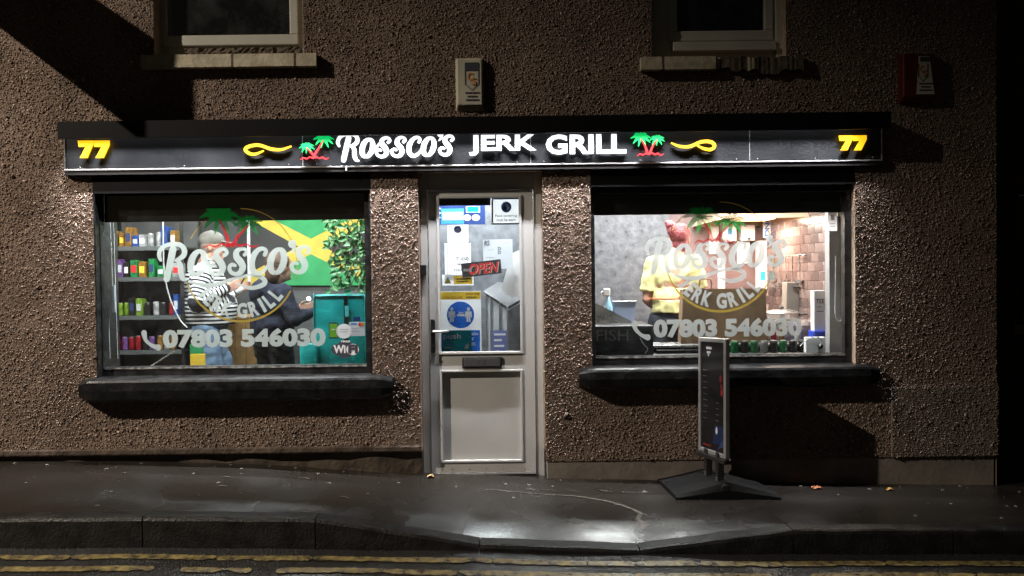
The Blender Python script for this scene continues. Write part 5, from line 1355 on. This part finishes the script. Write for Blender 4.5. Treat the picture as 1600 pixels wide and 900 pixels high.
# pale post and blind chain at the right of the window
x0, x1, z0, z1 = R(1296, 302, 1319, 556, .22)
po = MB().box(x0, x1+.04, .22, .30, GR[2]-.012, GR[3]+.1).build('corner_post', mat('grey_white_board', (.24, .24, .25), .5, var=.1), bld)
b = MB(); pts = [(1306,400),(1305,460),(1305,490),(1308,500),(1313,501),(1316,494),(1316,450),(1315,345)]
tag(b.tube([(P(q, r_, .2)[0], .2, P(q, r_, .2)[1]) for q, r_ in pts], .0022, 5, sub=3).build('blind_chain', M['white_paper']), 'white looped blind chain at the edge of the kitchen window', 'chain')
MB().box(*R(1307, 300, 1315, 320, .19)[:2], .17, .215, P(1311, 500, .2)[1]*0+P(1311, 338, .2)[1], GR[3]+.05).build('blind_bracket', M['alu'], bld)

# ================================================================== notices on the door
def notice(name, label, cat, rects, Y):
    o = sticker(name, label, rects, Y); o['category'] = cat; return o
M['open_red'] = emit('open_red', (.9, .06, .05), .45)
Yd = YD+.034
notice('mask_notice', 'black framed face covering notice at the top corner of door glass', 'notice', [((768,309,813,351),'white_paper'),((768,309,813,351),'ink','frame',2.6),((783,315,799,332),'navy','disc'),((787,318,796,328),'white_paper','disc'),((785,322,792,329),'navy','disc'),((774,335,808,340),'ink','Face covering',.01),((776,341,806,346),'ink','must be worn',.01)], YD+.018)
notice('menu_screen', 'dark blue menu board with light panels behind door glass', 'menu board', [((680,318,758,351),'navy'),((689,326,725,350),'lblue'),((691,331,724,344),'grey_paper'),((728,322,750,332),'white_paper'),((730,323,748,331),'cyan'),((724,335,736,345),'white_paper','disc'),((737,335,750,345),'white_paper','disc'),((686,325,689,327),'white_paper'),((686,332,689,334),'white_paper'),((686,339,689,341),'white_paper')], .60)
notice('mask_notice', 'small white face covering notice above the opening hours', 'notice', [((699,351,732,379),'white_paper'),((702,353,729,376),'grey_ink','frame',.8),((709,353,721,364),'navy','disc'),((712,356,719,362),'white_paper','disc'),((704,367,727,369),'grey_ink','Face covering',.01),((705,371,726,373),'grey_ink','must be worn',.01)], YD+.03)
notice('opening_hours', 'white opening hours sheet listing weekdays on the door', 'sheet', [((695,380,736,436),'white_paper'),((699,383,731,434),'grey_ink','frame',.8),((702,392,730,393),'grey_ink'),((712,402,733,407),'ink','TUESD',.02),((714,411,720,415),'ink','W',.02),((708,420,721,424),'ink','THU',.02)], Yd)
notice('warning_label', 'yellow and white triangle warning label on the door glass', 'label', [((691,429,740,446),'white_paper'),((709,431,738,444),'yellow'),([(694,443),(705,443),(699.5,433)],'ink','poly'),([(695.4,442),(703.6,442),(699.5,434.6)],'yellow','poly'),((713,435,735,436.6),'ink'),((713,439,731,440.6),'ink')], YD+.030)
opn = notice('open_sign', 'tilted black sign with red open lettering hanging on the door', 'sign', [([(720,412),(782,405),(784,427),(723,434)],'!ink','poly'),((733,411,781,428),'!white_paper','OPEN',.035,.28,rad(5)),((732,410.5,780,427.5),'!open_red','OPEN',.03,.28,rad(5)),((724,420,735,424),'!grey_ink')], YD+.019)
notice('price_sheet', 'pale blue printed sheet behind the open sign', 'sheet', [((755,374,801,420),'grey_paper'),((757,376,765,384),'ink','RS',.02),((778,386,783,391),'ink','D',.02),((778,392,783,397),'ink','D',.02),((762,390,772,391),'grey_ink'),((760,402,772,403),'grey_ink'),((788,379,796,380),'grey_ink')], .50)
pt = [((687,455,752,552),'white_paper'),((688,456,751,468),'yellow'),((691,463,722,467),'orange','COVID-19',.02),((728,458,749,461),'ink','STOP THE',.03),((728,463,745,466),'ink','SPREAD',.03),((698,471,741,513),'blue','disc'),((688,516,750,551),'blue'),((714,491,726,494),'!white_paper'),((716,487,724,490),'!white_paper','2m',.03),((737,519,747,524),'!white_paper','ain',.03),((737,527,741,532),'!white_paper','f',.03),((737,535,743,540),'!white_paper','m',.03)]
for cx in (706, 732):
    pt += [((cx-2.5,480,cx+2.5,486),'!white_paper','disc'),((cx-4.5,486.5,cx+4.5,493),'!white_paper'),((cx-5.2,487,cx-3.6,496),'!white_paper'),((cx+3.6,487,cx+5.2,496),'!white_paper'),((cx-3,493,cx-.4,503),'!white_paper'),((cx+.4,493,cx+3,503),'!white_paper')]
notice('distancing_poster', 'white and blue keep two metres distancing poster with yellow header', 'poster', pt, YD+.040)
notice('push_sticker', 'dark green push sticker low on the door glass', 'sticker', [((690,516,737,550),'teal'),((693,521,720,532),'!grey_ink','push',-.0),([(726,545),(732,545),(733,537),(731,536),(730,540),(729,537),(727,540)],'grey_ink','poly'),((694,543,706,544),'grey_ink')], YD+.0175)
# leaflet pack and counter cabinet behind the door glass
YK = .62
cb = thing('glass_counter', 'grey counter cabinet with sloping top behind the door', 'counter', (P(790, 500, YK)[0], YK, FZ))
cm = mat('grey_cabinet', (.20, .20, .21), .35, var=.3, vscale=10, rvar=.1)
tp = [P(a, c, YK) for a, c in ((755,455),(793,479),(816,462),(778,440))]
b = MB(); b.add([(tp[0][0],YK,tp[0][1]),(tp[1][0],YK-.1,tp[1][1]),(tp[2][0]+.05,YK+.1,tp[2][1]),(tp[3][0],YK+.28,tp[3][1])], [(0,1,2,3)]); b.add([(tp[0][0],YK,tp[0][1]-.02),(tp[1][0],YK-.1,tp[1][1]-.02),(tp[2][0]+.05,YK+.1,tp[2][1]-.02),(tp[3][0],YK+.28,tp[3][1]-.02)], [(0,1,2,3)]); b.build('top', mat('dark_top', (.08, .08, .085), .25), cb)
x0, z_ = P(760, 500, YK); x1 = P(793, 500, YK-.05)[0]
MB().add([(x0,YK,FZ),(x1,YK-.09,FZ),(x1,YK-.09,tp[1][1]-.03),(x0,YK,tp[0][1]-.03)], [(0,1,2,3)]).build('front_panel', M['grey_paper'], cb)
MB().add([(x1,YK-.09,FZ),(tp[2][0]+.05,YK+.1,FZ),(tp[2][0]+.05,YK+.1,tp[2][1]-.03),(x1,YK-.09,tp[1][1]-.03)], [(0,1,2,3)]).build('side_panel', cm, cb)
for px in (759, 767, 781, 793): x, _ = P(px, 500, YK-.08*(px-759)/34); MB().box(x-.006, x+.006, YK-.02-.09*(px-759)/34, YK-.005-.09*(px-759)/34, FZ, P(px, 459+(px-759)*.6, YK)[1]).build('post', cm, cb)
b = MB(); b.quad(*R(769, 516, 794, 551, YK-.075), YK-.099); b.build('poster_reflection', mat('reflected_blue', (.14, .17, .40), .5), cb, recalc=False)  # poster mirrored in the counter, painted as a flat blue panel
b = MB()
for i, wd_ in enumerate((790, 784, 788)): b.quad(*R(772, 521+i*9, wd_, 524+i*9, YK-.1), YK-.101)
b.build('lettering', M['white_paper'], cb, recalc=False)  # white bars for the text lines of that painted reflection
lp = thing('leaflet_stack', 'tilted white leaflets leaning above the grey counter cabinet', 'leaflets', (P(800, 440, .55)[0], .55, P(800, 455, .55)[1]))
for i, pts in enumerate(([(783,452),(799,396),(813,390),(812,462),(800,466)], [(790,458),(801,420),(806,421),(797,461)])):
    MB().poly([P(a, c, .55-.01*i) for a, c in pts], .55-.01*i, .004).build('leaflet', M['white_paper'], lp)
MB().box(gx0, P(766, 300, YD+.02)[0], YD+.045, YD+.06, P(725, 321, YD+.05)[1], gz1+.02).build('door_blind', M['black_matt'], door)

# ================================================================== pavement board
M['dim_navy'] = mat('dull_navy', (.015, .025, .07), .3); M['dim_red'] = mat('dull_red_print', (.22, .02, .02), .3); M['dim_ink'] = mat('dull_print', (.09, .09, .095), .3)
def board():
    pn, pf = ground_at(1133, 768), ground_at(1093, 757)
    nY, fY = -.46, -.10
    n0, f0 = P(1137, 718, nY), P(1094, 703, fY); n1, f1 = P(1137, 531, nY), P(1094, 525, fY)
    A, B_, C, D = Vector((f0[0], fY, f0[1])), Vector((n0[0], nY, n0[1])), Vector((n1[0], nY, n1[1])), Vector((f1[0], fY, f1[1]))
    u = (B_-A).normalized(); v = ((C-B_)+(D-A)).normalized(); nn = u.cross(v).normalized()
    if nn.x > 0: nn = -nn
    W, H = (B_-A).length, ((C-B_).length+(D-A).length)/2
    gz_ = pave_z((A.x+B_.x)/2, (nY+fY)/2); ctr = (A+B_)/2
    t = thing('pavement_board', 'black swing pavement board with silver frame on rubber base', 'sign board', (ctr.x, ctr.y, gz_))
    def at(a, h, o): return A+u*a+v*h+nn*o
    def bar(b, a0, a1, h0, h1, o0, o1):
        b.add([at(a, h, o) for a in (a0, a1) for h in (h0, h1) for o in (o0, o1)], [(0,1,3,2),(4,6,7,5),(0,4,5,1),(2,3,7,6),(0,2,6,4),(1,5,7,3)])
    fw = .030; M['snap'] = mat('silver_frame', (.62, .62, .62), .38, metal=.75, var=.12, vscale=12)
    for (a0, a1, h0, h1) in ((0, fw, 0, H), (W-fw, W, 0, H), (fw, W-fw, 0, fw), (fw, W-fw, H-fw, H)):
        b = MB(); bar(b, a0, a1, h0, h1, -.016, .016); b.build('frame', M['snap'], t, bevel=.005)
    b = MB(); bar(b, fw, W-fw, fw, H-fw, -.01, .008); b.build('poster', mat('dark_poster', (.022, .022, .024), .16, var=.5, vscale=4), t)
    def flat(pts, m_, k, name):
        b = MB(); b.add([at(a*W, h*H, .009+.0006*k) for a, h in pts], [tuple(range(len(pts)))]); b.build(name, m_, t, recalc=False)
    for (a, h, w_, hh) in ((.28, .90, .20, .022), (.30, .865, .14, .02)): flat([(a, h), (a+w_, h), (a+w_, h+hh), (a, h+hh)], M['grey_paper'], 1, 'heading')
    flat([(.26+.10, .835), (.40, .86), (.32, .86)], M['grey_paper'], 1, 'heading')
    def rdisc(a, h, r, m_, k, name): flat([(a+r*math.cos(q*math.pi/8)*H/W*.5, h+r*math.sin(q*math.pi/8)) for q in range(16)], m_, k, name)
    for (a, h, r) in ((.80, .66, .035), (.84, .55, .04), (.82, .60, .02)): rdisc(a, h, r, M['dim_red'], 1, 'pepper_picture')
    for i in range(9):
        flat([(.16, .30+.052*i), (.16+.14+.1*random.random(), .30+.052*i), (.3, .306+.052*i), (.16, .306+.052*i)], M['dim_ink'], 1, 'menu_line')
        if i < 4: flat([(.62, .30+.05*i), (.74, .30+.05*i), (.74, .306+.05*i), (.62, .306+.05*i)], M['dim_ink'], 1, 'menu_line')
    flat([(.52, .10), (.93, .10), (.93, .26), (.60, .26)], M['dim_navy'], 1, 'corner_panel'); rdisc(.66, .215, .032, M['grey_paper'], 2, 'badge')
    flat([(.70, .06), (.93, .10), (.86, .15)], M['navy'], 2, 'blue_flash'); flat([(.18, .065), (.45, .065), (.45, .078), (.18, .078)], M['dim_red'], 1, 'red_line')
    # springs and moulded base
    for a in (.3, .72):
        p = at(a*W, 0, 0)
        b = MB(); b.box(p.x-.022, p.x+.022, p.y-.03, p.y+.03, gz_+.05, p.z+.03); b.build('bracket', M['plastic_black'], t, bevel=.006)
        b = MB(); b.tube([(p.x+.026*math.cos(q*.9), p.y+.026*math.sin(q*.9), gz_+.06+q*.0025) for q in range(28)], .006, 6); b.build('spring', mat('dull_spring', (.12, .12, .12), .4, metal=.7), t)
    b = MB(); bar(b, -.006, W+.006, -.035, -.002, -.03, .03); b.build('foot_rail', M['plastic_black'], t, bevel=.006)
    # base: two wings falling away from the middle ridge
    q = [ground_at(1031, 756), ground_at(1069, 787), ground_at(1216, 779)]
    cxm, cym = ctr.x+.03, -.245
    yN, yF = -.455, -.035
    nb = 14; b = MB(); vv = []
    for i in range(nb+1):
        s = -1+2*i/nb; X = cxm+s*.345; hgt = .026+.085*(1-abs(s))**1.1
        for j, y in enumerate((yN, yN+.02, cym, yF-.02, yF)):
            sk = .05*(y-cym)
            e = .55 if j in (0, 4) else 1
            vv.append((X-sk*2.2, y, pave_z(X, y)+hgt*e+(.004 if j == 2 else 0)))
    b.add(vv, [(i*5+j, (i+1)*5+j, (i+1)*5+j+1, i*5+j+1) for i in range(nb) for j in range(4)])
    lo = []
    for i in range(nb+1):
        for j in (0, 4): x_, y_, _ = vv[i*5+j]; lo.append((x_, y_, pave_z(x_, y_)-.002))
    k = len(vv); base = len(b.v); b.v += lo
    for i in range(nb):
        b.f.append([i*5, (i+1)*5, base+(i+1)*2, base+i*2]); b.m.append(0); b.f.append([i*5+4, base+i*2+1, base+(i+1)*2+1, (i+1)*5+4]); b.m.append(0)
    for i in (0, nb): b.f.append([i*5+j for j in range(5)]+[base+i*2+1, base+i*2]); b.m.append(0)
    b.build('rubber_base', M['rubber'], t)
    b = MB(); b.lathe((cxm+.0, yN-.004, gz_+.075), [(.02, 0), (.024, .02), (.024, .06)], 12, axis='y'); b.build('wheel_cap', M['plastic_black'], t)
board()

# ================================================================== what stands outside the frame and throws light or shade
lamp = thing('street_lamp', 'tall grey street lamp across the road', 'street lamp', (LAMP_POS.x-.9, LAMP_POS.y-.8, road_z(LAMP_POS.x, LAMP_POS.y-.8)))
bx_, by_ = LAMP_POS.x-.9, LAMP_POS.y-.8; gm = mat('lamp_grey', (.2, .21, .21), .5, metal=.5)
MB().tube([(bx_, by_, -.3), (bx_, by_, 1.2), (bx_, by_, LAMP_POS.z-.2), (bx_+.35, by_+.3, LAMP_POS.z+.1), (LAMP_POS.x, LAMP_POS.y, LAMP_POS.z+.14)], [.09, .085, .05, .04, .035], 12).build('column', gm, lamp)
MB().box(LAMP_POS.x-.12, LAMP_POS.x+.45, LAMP_POS.y-.1, LAMP_POS.y+.25, LAMP_POS.z+.08, LAMP_POS.z+.2).build('lantern', gm, lamp, bevel=.02)
sl = bpy.data.lights.new('street_light', 'SPOT'); sl.energy = STREET_POWER; sl.color = STREET_COL; sl.spot_size = rad(70); sl.spot_blend = 1.0; sl.shadow_soft_size = .05
so = bpy.data.objects.new('street_light', sl); so.location = LAMP_POS; so.rotation_euler = (Vector((-4.3, -1.5, -.7))-LAMP_POS).to_track_quat('-Z', 'Y').to_euler(); link(so, lamp)
xb = -4.0
S1 = P(305, 103, 0); S0 = P(305, 269, 0)
t_ = (S1[0]-xb)/(S1[0]-LAMP_POS.x); py_ = LAMP_POS.y*t_
za_, zb_ = S0[1]+t_*(LAMP_POS.z-S0[1]), S1[1]+t_*(LAMP_POS.z-S1[1])
ps = thing('projecting_sign', 'long dark board projecting from the wall beyond the shop', 'sign', (xb, 0, za_))
MB().box(xb-.05, xb, py_, .0, za_, zb_).build('board', M['black_matt'], ps)
MB().box(xb-.7, xb-.05, -.12, .0, za_+.05, zb_).build('side_bracket', M['black_matt'], ps)
# neighbour on the right, set back
nb_ = thing('neighbour_house', 'dark rendered neighbouring house set back beyond the shop corner', 'house', (6.5, 1.4, -.3))
b = MB(); x0 = WX1+.02
hole = list(R(1592, 300, 1720, 505, 1.4)); holed(b, WX1-.5, 11, -.6, 6, [hole], 1.4, 1.65)
b.build('wall', [mat('dark_brown_render', (.10, .075, .055), .9, var=.3, bump=.5, bscale=60), M['render']], nb_, recalc=False)
b = MB(); b.box(hole[0]-.12, hole[1]+.1, 1.28, 1.5, hole[2]-.09, hole[2]).build('window_sill', M['concrete'], nb_, bevel=.008)
MB().box(hole[0], hole[1], 1.55, 1.58, hole[2], hole[3]).build('window', M['glass_dark'], nb_)
MB().box(hole[0], hole[1], 1.75, 1.78, hole[2], hole[3]).build('dark_backing', M['black_matt'], nb_)  # near-black sheet set behind the neighbour's glass
x, z = hole[0]+.04, hole[2]
pp = thing('potted_plant', 'small leafy plant on the neighbouring window sill', 'plant', (x, 1.36, z))
MB().lathe((x, 1.36, z-.002), [(.045, 0), (.06, .09), (.064, .1)], 14).build('pot', M['concrete'], pp)
lm = bpy.data.meshes.new('leaf'); lm.from_pydata([(0,0,0),(.014,0,.05),(0,-.01,.14),(-.014,0,.05)], [], [(0,1,2),(0,2,3)]); lm.materials.append(leafm[2])
for i in range(26):
    o = bpy.data.objects.new('leaf', lm); o.location = (x+random.uniform(-.03,.03), 1.36+random.uniform(-.03,.03), z+.095); o.rotation_euler = (random.uniform(-.9,.9), random.uniform(-1,1), random.uniform(0,6.3)); link(o, pp)
